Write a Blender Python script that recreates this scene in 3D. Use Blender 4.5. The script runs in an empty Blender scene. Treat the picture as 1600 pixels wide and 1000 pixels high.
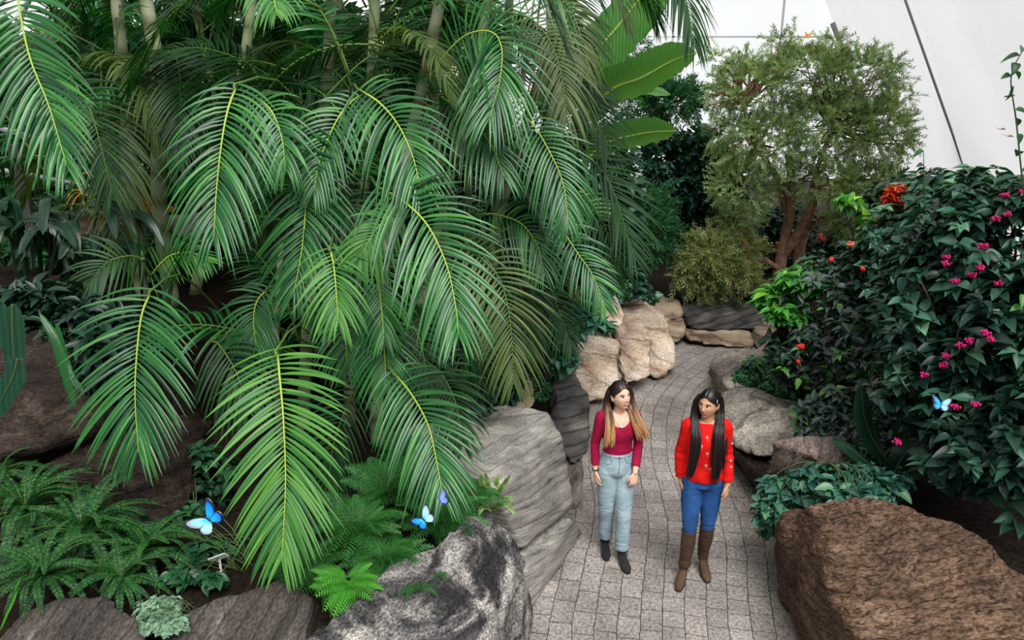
import bpy, bmesh, math, random
import numpy as np
from mathutils import Vector, Matrix, noise

C = bpy.context.scene.collection
sc = bpy.context.scene
R = math.radians

# ------------------------------------------------------------------ camera
FPX, PITCH, CAMH = 1244.0, R(18), 4.1
cd = bpy.data.cameras.new('camera'); cam = bpy.data.objects.new('camera', cd); C.objects.link(cam)
cd.sensor_width = 36; cd.lens = FPX * 36 / 1600
cd.clip_start = 0.05; cd.clip_end = 400
cam.location = (0, 0, CAMH); cam.rotation_euler = (R(90) - PITCH, 0, 0)
sc.camera = cam

# ------------------------------------------------------------------ light
w = bpy.data.worlds.new('sky'); sc.world = w; w.use_nodes = True
nt = w.node_tree; bg = nt.nodes['Background']
tc = nt.nodes.new('ShaderNodeTexCoord'); sx = nt.nodes.new('ShaderNodeSeparateXYZ')
nt.links.new(tc.outputs['Generated'], sx.inputs[0])
rp = nt.nodes.new('ShaderNodeValToRGB')
rp.color_ramp.elements[0].position = 0.0; rp.color_ramp.elements[0].color = (0.05, 0.052, 0.058, 1)
rp.color_ramp.elements[1].position = 0.85; rp.color_ramp.elements[1].color = (1.0, 1.0, 1.0, 1)
# brighter overhead and towards the glazed end, dimmer towards the building behind the viewer
dt = nt.nodes.new('ShaderNodeVectorMath'); dt.operation = 'DOT_PRODUCT'; dt.inputs[1].default_value = (0.10, 0.62, 0.78)
nt.links.new(tc.outputs['Generated'], dt.inputs[0])
mr = nt.nodes.new('ShaderNodeMapRange'); mr.inputs[1].default_value = -0.7; mr.inputs[2].default_value = 0.75
nt.links.new(dt.outputs['Value'], mr.inputs[0]); nt.links.new(mr.outputs[0], rp.inputs[0])
nt.links.new(rp.outputs[0], bg.inputs[0]); bg.inputs[1].default_value = 1.1
sd = bpy.data.lights.new('sun', 'SUN'); sd.energy = 4.0; sd.angle = R(35); sd.color = (1.0, 0.98, 0.95)
so = bpy.data.objects.new('sun', sd); C.objects.link(so); so.rotation_euler = (R(34), R(10), 0)
sc.view_settings.view_transform = 'Standard'; sc.view_settings.look = 'None'
sc.view_settings.gamma = 1.0; sc.view_settings.use_curve_mapping = False
sc.view_settings.exposure = 0.0

# ------------------------------------------------------------------ helpers
_c, _s = math.cos(PITCH), math.sin(PITCH)
def ray(px, py):
    x = (px - 800) / FPX; u = (500 - py) / FPX
    return Vector((x, _c + u * _s, -_s + u * _c))
def at(px, py, Y):
    r = ray(px, py); t = Y / r.y
    return Vector((r.x * t, Y, CAMH + r.z * t))
def gz(px, py, z=0.0):
    r = ray(px, py); t = (z - CAMH) / r.z
    return Vector((r.x * t, r.y * t, z))
def mpp(Y, z=2.0): return (Y * _c + (CAMH - z) * _s) / FPX

def link(o, parent=None):
    C.objects.link(o)
    if parent is not None: o.parent = parent
    return o
def tag(o, label=None, cat=None, group=None, kind=None):
    if label: o['label'] = label
    if cat: o['category'] = cat
    if group: o['group'] = group
    if kind: o['kind'] = kind
    return o
def thing(name, label, cat, loc=(0, 0, 0), group=None):
    o = bpy.data.objects.new(name, None); C.objects.link(o); o.location = loc
    o.empty_display_size = 0.1
    return tag(o, label, cat, group)

def mesh_np(name, V, Q, mats, midx=None, rnd=None, T=None, smooth=True, uv=None, vattr=None):
    """V n x 3, Q m x 4 quads, T k x 3 tris."""
    me = bpy.data.meshes.new(name)
    V = np.asarray(V, dtype=np.float32)
    Q = np.asarray(Q, dtype=np.int32).reshape(-1, 4) if Q is not None and len(Q) else np.zeros((0, 4), np.int32)
    T = np.asarray(T, dtype=np.int32).reshape(-1, 3) if T is not None and len(T) else np.zeros((0, 3), np.int32)
    me.vertices.add(len(V)); me.vertices.foreach_set('co', V.ravel())
    loops = np.concatenate([Q.ravel(), T.ravel()])
    me.loops.add(len(loops)); me.loops.foreach_set('vertex_index', loops)
    starts = np.concatenate([np.arange(len(Q)) * 4, len(Q) * 4 + np.arange(len(T)) * 3]).astype(np.int32)
    me.polygons.add(len(starts)); me.polygons.foreach_set('loop_start', starts)
    me.polygons.foreach_set('use_smooth', np.full(len(starts), smooth))
    for m in (mats if isinstance(mats, (list, tuple)) else [mats]): me.materials.append(m)
    if midx is not None: me.polygons.foreach_set('material_index', np.asarray(midx, np.int32))
    if rnd is not None:
        a = me.attributes.new('rnd', 'FLOAT', 'FACE'); a.data.foreach_set('value', np.asarray(rnd, np.float32))
    if vattr is not None:
        a = me.attributes.new('along', 'FLOAT', 'POINT'); a.data.foreach_set('value', np.asarray(vattr, np.float32))
    if uv is not None:
        l = me.uv_layers.new(name='UVMap'); l.data.foreach_set('uv', np.asarray(uv, np.float32)[loops].ravel())
    me.update(calc_edges=True); me.validate()
    return me
def obj(name, me, parent=None):
    return link(bpy.data.objects.new(name, me), parent)

def batch(tV, tQ, M, t):
    """instance template with K 3x3 matrices M and offsets t into one mesh's arrays."""
    K = len(M); n = len(tV)
    V = np.einsum('kij,nj->kni', M, tV) + t[:, None, :]
    Q = tQ[None] + (np.arange(K) * n)[:, None, None]
    return V.reshape(-1, 3), Q.reshape(-1, 4)

def nrm(v): return v / np.maximum(np.linalg.norm(v, axis=-1, keepdims=True), 1e-9)

def tube(pts, rad, n=8, cap=True):
    """tapered tube along pts; rad scalar list. returns V, Q"""
    P = np.array([tuple(p) for p in pts], float); k = len(P)
    rad = np.broadcast_to(np.asarray(rad, float), (k,))
    T = np.gradient(P, axis=0); T = nrm(T)
    ref = np.array([0, 0, 1.0]) if abs(T[0][2]) < 0.9 else np.array([1.0, 0, 0])
    A = np.zeros_like(P); a = ref
    for i in range(k):
        a = a - T[i] * np.dot(a, T[i]); a = a / max(np.linalg.norm(a), 1e-9); A[i] = a
    B = np.cross(T, A)
    th = np.arange(n) * 2 * math.pi / n
    V = P[:, None] + rad[:, None, None] * (np.cos(th)[None, :, None] * A[:, None] + np.sin(th)[None, :, None] * B[:, None])
    V = V.reshape(-1, 3); Q = []
    for i in range(k - 1):
        for j in range(n):
            Q.append((i * n + j, i * n + (j + 1) % n, (i + 1) * n + (j + 1) % n, (i + 1) * n + j))
    Q = np.array(Q)
    if cap:
        V = np.vstack([V, P[0], P[-1]]); c0, c1 = len(V) - 2, len(V) - 1
        ex = []
        for j in range(0, n, 2):
            ex.append((c0, (j + 2) % n, (j + 1) % n, j)); b = (k - 1) * n
            ex.append((c1, b + j, b + (j + 1) % n, b + (j + 2) % n))
        Q = np.vstack([Q, np.array(ex)])
    return V, Q
class MB:
    def __init__(s): s.V = []; s.Q = []; s.n = 0; s.R = []; s.A = []
    def add(s, V, Q, rnd=0.5, along=None):
        V = np.asarray(V); Q = np.asarray(Q)
        s.V.append(V); s.Q.append(Q + s.n); s.n += len(V); s.R.append(np.full(len(Q), rnd) if np.isscalar(rnd) else rnd)
        s.A.append(np.zeros(len(V)) if along is None else along)
        return s
    def tube(s, pts, rad, n=8, rnd=0.5): return s.add(*tube(pts, rad, n), rnd)
    def box(s, c, size, rot=None, rnd=0.5):
        V = np.array([(x, y, z) for x in (-.5, .5) for y in (-.5, .5) for z in (-.5, .5)]) * np.array(size)
        if rot is not None: V = V @ np.array(rot.to_3x3()).T
        V = V + np.array(tuple(c))
        Q = np.array([(0, 1, 3, 2), (4, 6, 7, 5), (0, 4, 5, 1), (2, 3, 7, 6), (0, 2, 6, 4), (1, 5, 7, 3)])
        return s.add(V, Q, rnd)
    def build(s, name, mats, parent=None, smooth=True):
        me = mesh_np(name, np.vstack(s.V), np.vstack(s.Q), mats, rnd=np.concatenate(s.R), smooth=smooth, vattr=np.concatenate(s.A))
        return obj(name, me, parent)

def crom(pts, n):
    """catmull-rom through pts, n samples"""
    P = np.array([tuple(p) for p in pts], float)
    P = np.vstack([2 * P[0] - P[1], P, 2 * P[-1] - P[-2]])
    k = len(P) - 3; out = []
    for u in np.linspace(0, k - 1e-6, n):
        i = int(u); t = u - i; a, b, c, d = P[i:i + 4]
        out.append(0.5 * ((2 * b) + (c - a) * t + (2 * a - 5 * b + 4 * c - d) * t * t + (3 * b - a - 3 * c + d) * t ** 3))
    return np.array(out)

# ------------------------------------------------------------------ materials
MATS = {}
def newmat(name):
    m = bpy.data.materials.new(name); m.use_nodes = True; MATS[name] = m
    m.node_tree.nodes['Principled BSDF'].inputs['Specular IOR Level'].default_value = .28
    return m, m.node_tree, m.node_tree.nodes['Principled BSDF']
def simple(name, col, rough=0.6, metal=0.0, noise_amt=0.0, scale=30, bump=0.0, sheen=0.0, spec=0.3):
    m, nt, b = newmat(name)
    b.inputs['Roughness'].default_value = rough; b.inputs['Metallic'].default_value = metal
    b.inputs['Specular IOR Level'].default_value = spec
    if sheen: b.inputs['Sheen Weight'].default_value = sheen
    if noise_amt or bump:
        tc = nt.nodes.new('ShaderNodeTexCoord'); n = nt.nodes.new('ShaderNodeTexNoise')
        n.inputs['Scale'].default_value = scale; n.inputs['Detail'].default_value = 6
        nt.links.new(tc.outputs['Object'], n.inputs['Vector'])
        mx = nt.nodes.new('ShaderNodeValToRGB')
        mx.color_ramp.elements[0].position = 0.3; mx.color_ramp.elements[1].position = 0.7
        mx.color_ramp.elements[0].color = tuple(c * (1 - noise_amt) for c in col) + (1,)
        mx.color_ramp.elements[1].color = tuple(min(1, c * (1 + noise_amt)) for c in col) + (1,)
        nt.links.new(n.outputs['Fac'], mx.inputs[0]); nt.links.new(mx.outputs[0], b.inputs['Base Color'])
        if bump:
            bp = nt.nodes.new('ShaderNodeBump'); bp.inputs['Strength'].default_value = bump; bp.inputs['Distance'].default_value = 0.01
            nt.links.new(n.outputs['Fac'], bp.inputs['Height']); nt.links.new(bp.outputs[0], b.inputs['Normal'])
    else: b.inputs['Base Color'].default_value = tuple(col) + (1,)
    return m
def leafmat(name, stops, rough=0.38, trans=0.22, spec=0.36, tcol=None):
    """stops: list of (pos, rgb) looked up by the per-leaf random attribute"""
    m, nt, b = newmat(name)
    a = nt.nodes.new('ShaderNodeAttribute'); a.attribute_name = 'rnd'
    r = nt.nodes.new('ShaderNodeValToRGB'); cr = r.color_ramp
    cr.elements[0].position = stops[0][0]; cr.elements[0].color = tuple(stops[0][1]) + (1,)
    cr.elements[1].position = stops[-1][0]; cr.elements[1].color = tuple(stops[-1][1]) + (1,)
    for p, c in stops[1:-1]:
        e = cr.elements.new(p); e.color = tuple(c) + (1,)
    nt.links.new(a.outputs['Fac'], r.inputs[0]); nt.links.new(r.outputs[0], b.inputs['Base Color'])
    b.inputs['Roughness'].default_value = rough; b.inputs['Specular IOR Level'].default_value = spec
    tr = nt.nodes.new('ShaderNodeBsdfTranslucent'); mx = nt.nodes.new('ShaderNodeMixShader'); mx.inputs[0].default_value = trans
    hs = nt.nodes.new('ShaderNodeMix'); hs.data_type = 'RGBA'; hs.blend_type = 'MULTIPLY'; hs.inputs[0].default_value = 1
    nt.links.new(r.outputs[0], hs.inputs[6]); hs.inputs[7].default_value = (tcol or (1.6, 2.0, 0.5)) + (1,)
    nt.links.new(hs.outputs[2], tr.inputs[0])
    out = nt.nodes['Material Output']
    nt.links.new(b.outputs[0], mx.inputs[1]); nt.links.new(tr.outputs[0], mx.inputs[2]); nt.links.new(mx.outputs[0], out.inputs[0])
    return m
def rockmat(name, cols, band=6.0, rot=(0, 0, 0), stretch=5.0, speck=0.3, rough=0.75, bump=0.6, fine=1.0, dist=2.5, contrast=0.5, lines=2.2, line_w=.16, line_s=.7, wdist=7, pits=0):
    m, nt, b = newmat(name)
    N = nt.nodes; L = nt.links
    tc = N.new('ShaderNodeTexCoord'); mp = N.new('ShaderNodeMapping')
    mp.inputs['Rotation'].default_value = tuple(R(a) for a in rot)
    mp2 = N.new('ShaderNodeMapping'); mp2.inputs['Scale'].default_value = (1, 1, stretch)
    L.new(tc.outputs['Object'], mp.inputs[0]); L.new(mp.outputs[0], mp2.inputs[0])
    n1 = N.new('ShaderNodeTexNoise'); n1.inputs['Scale'].default_value = band / 2.5; n1.inputs['Detail'].default_value = 9
    n1.inputs['Roughness'].default_value = 0.62; n1.inputs['Distortion'].default_value = dist * 0.25
    L.new(mp2.outputs[0], n1.inputs[0])
    n2 = N.new('ShaderNodeTexNoise'); n2.inputs['Scale'].default_value = 2.2; n2.inputs['Detail'].default_value = 5
    L.new(tc.outputs['Object'], n2.inputs[0])
    n3 = N.new('ShaderNodeTexNoise'); n3.inputs['Scale'].default_value = 70 * fine; n3.inputs['Detail'].default_value = 4
    L.new(mp2.outputs[0], n3.inputs[0])
    r1 = N.new('ShaderNodeValToRGB'); cr = r1.color_ramp
    lo, hi = 0.5 - 0.28 * (1 - contrast * 0.6), 0.5 + 0.28 * (1 - contrast * 0.6)
    cr.elements[0].position = lo; cr.elements[0].color = tuple(cols[0]) + (1,)
    cr.elements[1].position = hi; cr.elements[1].color = tuple(cols[-1]) + (1,)
    for i, c in enumerate(cols[1:-1]):
        e = cr.elements.new(lo + (hi - lo) * (i + 1) / (len(cols) - 1)); e.color = tuple(c) + (1,)
    L.new(n1.outputs['Fac'], r1.inputs[0])
    r2 = N.new('ShaderNodeValToRGB'); r2.color_ramp.elements[0].position = 0.35; r2.color_ramp.elements[1].position = 0.65
    r2.color_ramp.elements[0].color = (0.62, 0.6, 0.58, 1); r2.color_ramp.elements[1].color = (1.2, 1.16, 1.1, 1)
    L.new(n2.outputs['Fac'], r2.inputs[0])
    m1 = N.new('ShaderNodeMix'); m1.data_type = 'RGBA'; m1.blend_type = 'MULTIPLY'; m1.inputs[0].default_value = 0.8
    L.new(r1.outputs[0], m1.inputs[6]); L.new(r2.outputs[0], m1.inputs[7])
    r3 = N.new('ShaderNodeValToRGB'); r3.color_ramp.elements[0].position = 0.38; r3.color_ramp.elements[1].position = 0.6
    r3.color_ramp.elements[0].color = (0.3, 0.29, 0.28, 1); r3.color_ramp.elements[1].color = (1.15, 1.15, 1.15, 1)
    L.new(n3.outputs['Fac'], r3.inputs[0])
    m2 = N.new('ShaderNodeMix'); m2.data_type = 'RGBA'; m2.blend_type = 'MULTIPLY'; m2.inputs[0].default_value = speck
    L.new(m1.outputs[2], m2.inputs[6]); L.new(r3.outputs[0], m2.inputs[7])
    b.inputs['Roughness'].default_value = rough; b.inputs['Specular IOR Level'].default_value = .2
    if pits:
        mp4 = N.new('ShaderNodeMapping'); mp4.inputs['Scale'].default_value = (1, 1, 3.6); L.new(mp.outputs[0], mp4.inputs[0])
        n4 = N.new('ShaderNodeTexNoise'); n4.inputs['Scale'].default_value = 19; n4.inputs['Detail'].default_value = 5; n4.inputs['Roughness'].default_value = .6; n4.inputs['Distortion'].default_value = .5; L.new(mp4.outputs[0], n4.inputs[0])
        r4 = N.new('ShaderNodeValToRGB'); r4.color_ramp.elements[0].position = .36; r4.color_ramp.elements[1].position = .47
        r4.color_ramp.elements[0].color = (.12, .10, .09, 1); r4.color_ramp.elements[1].color = (1, 1, 1, 1); L.new(n4.outputs['Fac'], r4.inputs[0])
        m5 = N.new('ShaderNodeMix'); m5.data_type = 'RGBA'; m5.blend_type = 'MULTIPLY'; m5.inputs[0].default_value = pits
        L.new(m2.outputs[2], m5.inputs[6]); L.new(r4.outputs[0], m5.inputs[7]); m2 = m5
    wvn = N.new('ShaderNodeTexWave'); wvn.bands_direction = 'Z'; wvn.inputs['Scale'].default_value = lines; wvn.inputs['Distortion'].default_value = wdist
    wvn.inputs['Detail'].default_value = 4; wvn.inputs['Detail Scale'].default_value = 1.3; wvn.inputs['Detail Roughness'].default_value = .62
    mp3 = N.new('ShaderNodeMapping'); mp3.inputs['Scale'].default_value = (.35, .35, 1); L.new(mp.outputs[0], mp3.inputs[0]); L.new(mp3.outputs[0], wvn.inputs[0])
    rw = N.new('ShaderNodeValToRGB'); rw.color_ramp.elements[0].position = 0.0; rw.color_ramp.elements[1].position = line_w
    rw.color_ramp.elements[0].color = (0.16, 0.14, 0.13, 1); rw.color_ramp.elements[1].color = (1, 1, 1, 1)
    L.new(wvn.outputs['Fac'], rw.inputs[0])
    m4 = N.new('ShaderNodeMix'); m4.data_type = 'RGBA'; m4.blend_type = 'MULTIPLY'; m4.inputs[0].default_value = line_s
    L.new(m2.outputs[2], m4.inputs[6]); L.new(rw.outputs[0], m4.inputs[7]); L.new(m4.outputs[2], b.inputs['Base Color'])
    ad0 = N.new('ShaderNodeMath'); ad0.operation = 'MULTIPLY_ADD'; ad0.inputs[1].default_value = 0.35
    L.new(n3.outputs['Fac'], ad0.inputs[0]); L.new(n1.outputs['Fac'], ad0.inputs[2])
    ad = N.new('ShaderNodeMath'); ad.operation = 'MULTIPLY_ADD'; ad.inputs[1].default_value = .5 * line_s
    L.new(rw.outputs[0], ad.inputs[0]); L.new(ad0.outputs[0], ad.inputs[2])
    bp = N.new('ShaderNodeBump'); bp.inputs['Strength'].default_value = bump; bp.inputs['Distance'].default_value = 0.04
    L.new(ad.outputs[0], bp.inputs['Height']); L.new(bp.outputs[0], b.inputs['Normal'])
    return m
# ------------------------------------------------------------------ setting: path, beds, walls
def paver_mat():
    m, nt, b = newmat('pavers'); N = nt.nodes; L = nt.links
    tc = N.new('ShaderNodeTexCoord')
    nz = N.new('ShaderNodeTexNoise'); nz.inputs['Scale'].default_value = 1.6; nz.inputs['Detail'].default_value = 3
    L.new(tc.outputs['UV'], nz.inputs[0])
    vs = N.new('ShaderNodeVectorMath'); vs.operation = 'SCALE'; vs.inputs[3].default_value = 0.055
    sb = N.new('ShaderNodeVectorMath'); sb.operation = 'SUBTRACT'; sb.inputs[1].default_value = (.5, .5, .5)
    L.new(nz.outputs['Color'], sb.inputs[0]); L.new(sb.outputs[0], vs.inputs[0])
    nf = N.new('ShaderNodeTexNoise'); nf.inputs['Scale'].default_value = 16; nf.inputs['Detail'].default_value = 2
    L.new(tc.outputs['UV'], nf.inputs[0])
    sf = N.new('ShaderNodeVectorMath'); sf.operation = 'SCALE'; sf.inputs[3].default_value = 0.022
    sbf = N.new('ShaderNodeVectorMath'); sbf.operation = 'SUBTRACT'; sbf.inputs[1].default_value = (.5, .5, .5)
    L.new(nf.outputs['Color'], sbf.inputs[0]); L.new(sbf.outputs[0], sf.inputs[0])
    av = N.new('ShaderNodeVectorMath'); L.new(tc.outputs['UV'], av.inputs[0]); L.new(vs.outputs[0], av.inputs[1])
    av2 = N.new('ShaderNodeVectorMath'); L.new(av.outputs[0], av2.inputs[0]); L.new(sf.outputs[0], av2.inputs[1])
    br = N.new('ShaderNodeTexBrick'); br.offset = 0.42; br.squash = 0.8; br.squash_frequency = 3
    br.inputs['Scale'].default_value = 1.0; br.inputs['Brick Width'].default_value = 0.235; br.inputs['Row Height'].default_value = 0.17
    br.inputs['Mortar Size'].default_value = 0.0042; br.inputs['Mortar Smooth'].default_value = 0.6
    br.inputs['Color1'].default_value = (0.41, 0.375, 0.355, 1); br.inputs['Color2'].default_value = (0.30, 0.275, 0.26, 1)
    br.inputs['Mortar'].default_value = (0.06, 0.052, 0.047, 1)
    L.new(av2.outputs[0], br.inputs[0])
    n2 = N.new('ShaderNodeTexNoise'); n2.inputs['Scale'].default_value = 38; n2.inputs['Detail'].default_value = 6; n2.inputs['Roughness'].default_value = 0.75
    L.new(tc.outputs['UV'], n2.inputs[0])
    r2 = N.new('ShaderNodeValToRGB'); r2.color_ramp.elements[0].position = .40; r2.color_ramp.elements[1].position = .58
    r2.color_ramp.elements[0].color = (.34, .33, .33, 1); r2.color_ramp.elements[1].color = (1.28, 1.28, 1.27, 1)
    L.new(n2.outputs['Fac'], r2.inputs[0])
    mx = N.new('ShaderNodeMix'); mx.data_type = 'RGBA'; mx.blend_type = 'MULTIPLY'; mx.inputs[0].default_value = .8
    L.new(br.outputs['Color'], mx.inputs[6]); L.new(r2.outputs[0], mx.inputs[7])
    n3 = N.new('ShaderNodeTexNoise'); n3.inputs['Scale'].default_value = 1.3; n3.inputs['Detail'].default_value = 9; n3.inputs['Roughness'].default_value = .68
    L.new(tc.outputs['UV'], n3.inputs[0])
    r3 = N.new('ShaderNodeValToRGB'); r3.color_ramp.elements[0].position = .35; r3.color_ramp.elements[1].position = .65
    r3.color_ramp.elements[0].color = (.50, .47, .45, 1); r3.color_ramp.elements[1].color = (1.12, 1.10, 1.08, 1)
    L.new(n3.outputs['Fac'], r3.inputs[0])
    mx2 = N.new('ShaderNodeMix'); mx2.data_type = 'RGBA'; mx2.blend_type = 'MULTIPLY'; mx2.inputs[0].default_value = .9
    L.new(mx.outputs[2], mx2.inputs[6]); L.new(r3.outputs[0], mx2.inputs[7])
    L.new(mx2.outputs[2], b.inputs['Base Color']); b.inputs['Roughness'].default_value = .62
    mm = N.new('ShaderNodeMath'); mm.operation = 'MULTIPLY_ADD'; mm.inputs[1].default_value = -1.0
    L.new(br.outputs['Fac'], mm.inputs[0])
    m4 = N.new('ShaderNodeMath'); m4.operation = 'MULTIPLY'; m4.inputs[1].default_value = .45
    L.new(n2.outputs['Fac'], m4.inputs[0]); L.new(m4.outputs[0], mm.inputs[2])
    bp = N.new('ShaderNodeBump'); bp.inputs['Strength'].default_value = .7; bp.inputs['Distance'].default_value = .012
    L.new(mm.outputs[0], bp.inputs['Height']); L.new(bp.outputs[0], b.inputs['Normal'])
    return m
pav = paver_mat()
ctr = crom([(1.0, 1.0, 0), (1.0, 3, 0), (1.12, 4.9, 0), (1.45, 6.5, 0), (1.55, 8.0, 0), (1.95, 9.5, 0), (2.9, 10.9, 0), (4.5, 12.2, 0)], 90)
tg = nrm(np.gradient(ctr, axis=0)); nr = np.stack([tg[:, 1], -tg[:, 0], 0 * tg[:, 0]], 1)
sl = np.concatenate([[0], np.cumsum(np.linalg.norm(np.diff(ctr, axis=0), axis=1))])
lat = np.linspace(-1.7, 1.6, 34)
V = (ctr[:, None] + lat[None, :, None] * nr[:, None]).reshape(-1, 3)
uv = np.stack([np.repeat(sl, len(lat)), np.tile(lat, len(ctr))], 1)
nl = len(lat)
Q = [(i * nl + j, i * nl + j + 1, (i + 1) * nl + j + 1, (i + 1) * nl + j) for i in range(len(ctr) - 1) for j in range(nl - 1)]
path = obj('paved_path', mesh_np('paved_path', V, Q, pav, uv=uv)); tag(path, kind='structure', label='curving path of worn grey stone pavers')

soil = simple('soil', (0.014, 0.010, 0.007), 0.95, noise_amt=.7, scale=25, bump=1.0, spec=.08)
# planting beds as one height field each
LE = np.array([(0, 0.0), (2.0, 0.0), (4.9, -0.15), (5.5, 0.15), (6.35, 0.45), (7.5, 0.55), (8.5, .75), (9.42, .9), (10, 1.2), (10.6, 1.9), (11.2, 2.0), (12, 2.2), (12.6, 4.5), (13, 9), (30, 30)])
RE = np.array([(0, 2.1), (4.9, 2.35), (5.6, 2.5), (6.68, 2.65), (7.85, 2.75), (9.53, 2.9), (10.8, 3.35), (11.3, 4.0), (12.2, 6), (13, 9), (30, 30)])
def sstep(x): x = np.clip(x, 0, 1); return x * x * (3 - 2 * x)
def bed_left(X, Y):
    d = np.interp(Y, LE[:, 0], LE[:, 1]) - X
    z = -0.05 + 1.0 * sstep(d / 0.9)
    back = sstep((Y - 10.4) / 1.2); z = z * (1 - 0.55 * back)
    z = z + 0.85 * sstep((Y - 5.2) / .6) * sstep((-2.0 - X) / 1.0) * (1 - sstep((Y - 13) / 3) * .5)
    return np.where(d < 0, -0.05, z)
def bed_right(X, Y):
    d = X - np.interp(Y, RE[:, 0], RE[:, 1])
    return np.where(d < 0, -0.05, -0.05 + 0.8 * sstep(d / 0.8) + .25 * sstep((X - 3.5) / 2))
def height(name, fn, x0, x1, y0, y1, st=0.14):
    xs = np.arange(x0, x1, st); ys = np.arange(y0, y1, st); XX, YY = np.meshgrid(xs, ys); ZZ = fn(XX, YY)
    rs = np.random.RandomState(5); ZZ = ZZ + np.where(ZZ > .1, rs.uniform(-.02, .02, ZZ.shape), 0)
    V = np.stack([XX, YY, ZZ], -1).reshape(-1, 3); n = len(xs)
    i, j = np.meshgrid(np.arange(len(ys) - 1), np.arange(n - 1), indexing='ij'); a = (i * n + j).ravel()
    Q = np.stack([a, a + 1, a + n + 1, a + n], 1)
    o = obj(name, mesh_np(name, V, Q, soil)); return tag(o, kind='structure')
tag(height('soil_bed', bed_left, -9, 5.0, 1.0, 18.5), label='dark soil planting bed beside the palms')
tag(height('soil_bed', bed_right, 1.0, 10.5, 1.0, 18.5), label='dark soil planting bed behind the large brown boulder')
gnd = MB().box((0, 9, -.12), (26, 19.6, .08)).build('ground', soil, smooth=False); tag(gnd, kind='structure')

# glasshouse shell: far glazed wall, low back wall, leaning translucent wall
white = simple('white_frame', (.82, .84, .86), .5)
wm, wnt, wb = newmat('membrane')
N = wnt.nodes; L = wnt.links
tcm = N.new('ShaderNodeTexCoord'); mpm = N.new('ShaderNodeMapping'); mpm.inputs['Scale'].default_value = (1, .5, .25); mpm.inputs['Rotation'].default_value = (0.3, 0, 0)
L.new(tcm.outputs['Object'], mpm.inputs[0])
nm = N.new('ShaderNodeTexNoise'); nm.inputs['Scale'].default_value = .8; nm.inputs['Detail'].default_value = 5; nm.inputs['Distortion'].default_value = 1.2
L.new(mpm.outputs[0], nm.inputs[0])
rm = N.new('ShaderNodeValToRGB'); rm.color_ramp.elements[0].position = .35; rm.color_ramp.elements[1].position = .55
rm.color_ramp.elements[0].color = (.70, .70, .71, 1); rm.color_ramp.elements[1].color = (.88, .88, .90, 1)
L.new(nm.outputs['Fac'], rm.inputs[0]); L.new(rm.outputs[0], wb.inputs['Base Color']); wb.inputs['Roughness'].default_value = .6
bpm = N.new('ShaderNodeBump'); bpm.inputs['Strength'].default_value = .25; bpm.inputs['Distance'].default_value = .2
L.new(nm.outputs['Fac'], bpm.inputs['Height']); L.new(bpm.outputs[0], wb.inputs['Normal'])
trm = N.new('ShaderNodeBsdfTranslucent'); trm.inputs[0].default_value = (.95, .95, .97, 1)
mxm = N.new('ShaderNodeMixShader'); mxm.inputs[0].default_value = .5
L.new(wb.outputs[0], mxm.inputs[1]); L.new(trm.outputs[0], mxm.inputs[2]); L.new(mxm.outputs[0], N['Material Output'].inputs[0])
LX0, LK = 9.74, .533                          # leaning wall: x = LX0 - LK*z
def lean(y, z, off=0.0): return (LX0 - LK * z - off, y, z)
ys = np.linspace(4, 18.7, 50); zs = np.linspace(-.1, 9.5, 40)
V = []
rs = random.Random(3)
for z in zs:
    for y in ys:
        fold = .10 * noise.noise(Vector((y * .5, z * .35, 2.0))) + (0.35 * max(0, 1 - abs(y - 15.8 + .25 * z) / 1.0) * max(0, 1 - abs(z - 1.6) / 2.6))
        V.append(lean(y, z, fold))
n = len(ys)
Q = [(i * n + j, i * n + j + 1, (i + 1) * n + j + 1, (i + 1) * n + j) for i in range(len(zs) - 1) for j in range(n - 1)]
tag(obj('wall_right', mesh_np('wall_right', V, Q, wm)), kind='structure', label='leaning white translucent wall panels')
seam = simple('seam_grey', (.30, .31, .30), .5)
mb = MB(); mb.tube([lean(15, -.1, .12), lean(15, 9, .12)], .024, 8); tag(mb.build('trim_1', seam), kind='structure', label='dark grey seam pole running down the leaning white wall')
mb = MB(); mb.tube([lean(11.2, -.1, .1), lean(11.2, 9, .1)], .02, 6); tag(mb.build('trim_2', white), kind='structure')
mb = MB(); mb.tube([lean(18.62, -.1, .1), lean(18.62, 4.9, .1)], .06, 8); tag(mb.build('trim_3', seam), kind='structure')
gl, gnt, gb = newmat('clear_glass')
gt = gnt.nodes.new('ShaderNodeBsdfTransparent'); gt.inputs[0].default_value = (.97, .985, .98, 1); gm = gnt.nodes.new('ShaderNodeMixShader'); gm.inputs[0].default_value = .93
gb.inputs['Roughness'].default_value = .05; gb.inputs['Base Color'].default_value = (.8, .85, .85, 1)
gnt.links.new(gb.outputs[0], gm.inputs[1]); gnt.links.new(gt.outputs[0], gm.inputs[2]); gnt.links.new(gm.outputs[0], gnt.nodes['Material Output'].inputs[0])
bwall = simple('concrete', (.16, .145, .125), .9, noise_amt=.25, scale=3, bump=.3)
tag(MB().box((-1, 18.9, .7), (24, .25, 1.5)).build('wall_back', bwall, smooth=False), kind='structure')
k = 0
xs = [-13, -9.6, -6.2, -2.8, .6, 3.6, 6.0, 7.3]
win = tag(MB().box((-2.8, 18.85, 1.5), (20.4, .16, .12)).build('window_1', white, smooth=False), kind='structure')
fr = MB()
for x in xs: fr.box((x, 18.85, 5.4), (.045, .05, 7.9))
for z in (3.2, 4.62, 6.4, 9.3): fr.box((-2.8, 18.85, z), (20.4, .05, .035))
fr.build('window_frame', white, win, smooth=False)
for a, b_ in zip(xs[:-1], xs[1:]):
    MB().box(((a + b_) / 2, 18.85, 5.4), (b_ - a - .09, .012, 7.8)).build('pane', gl, win, smooth=False)
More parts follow.
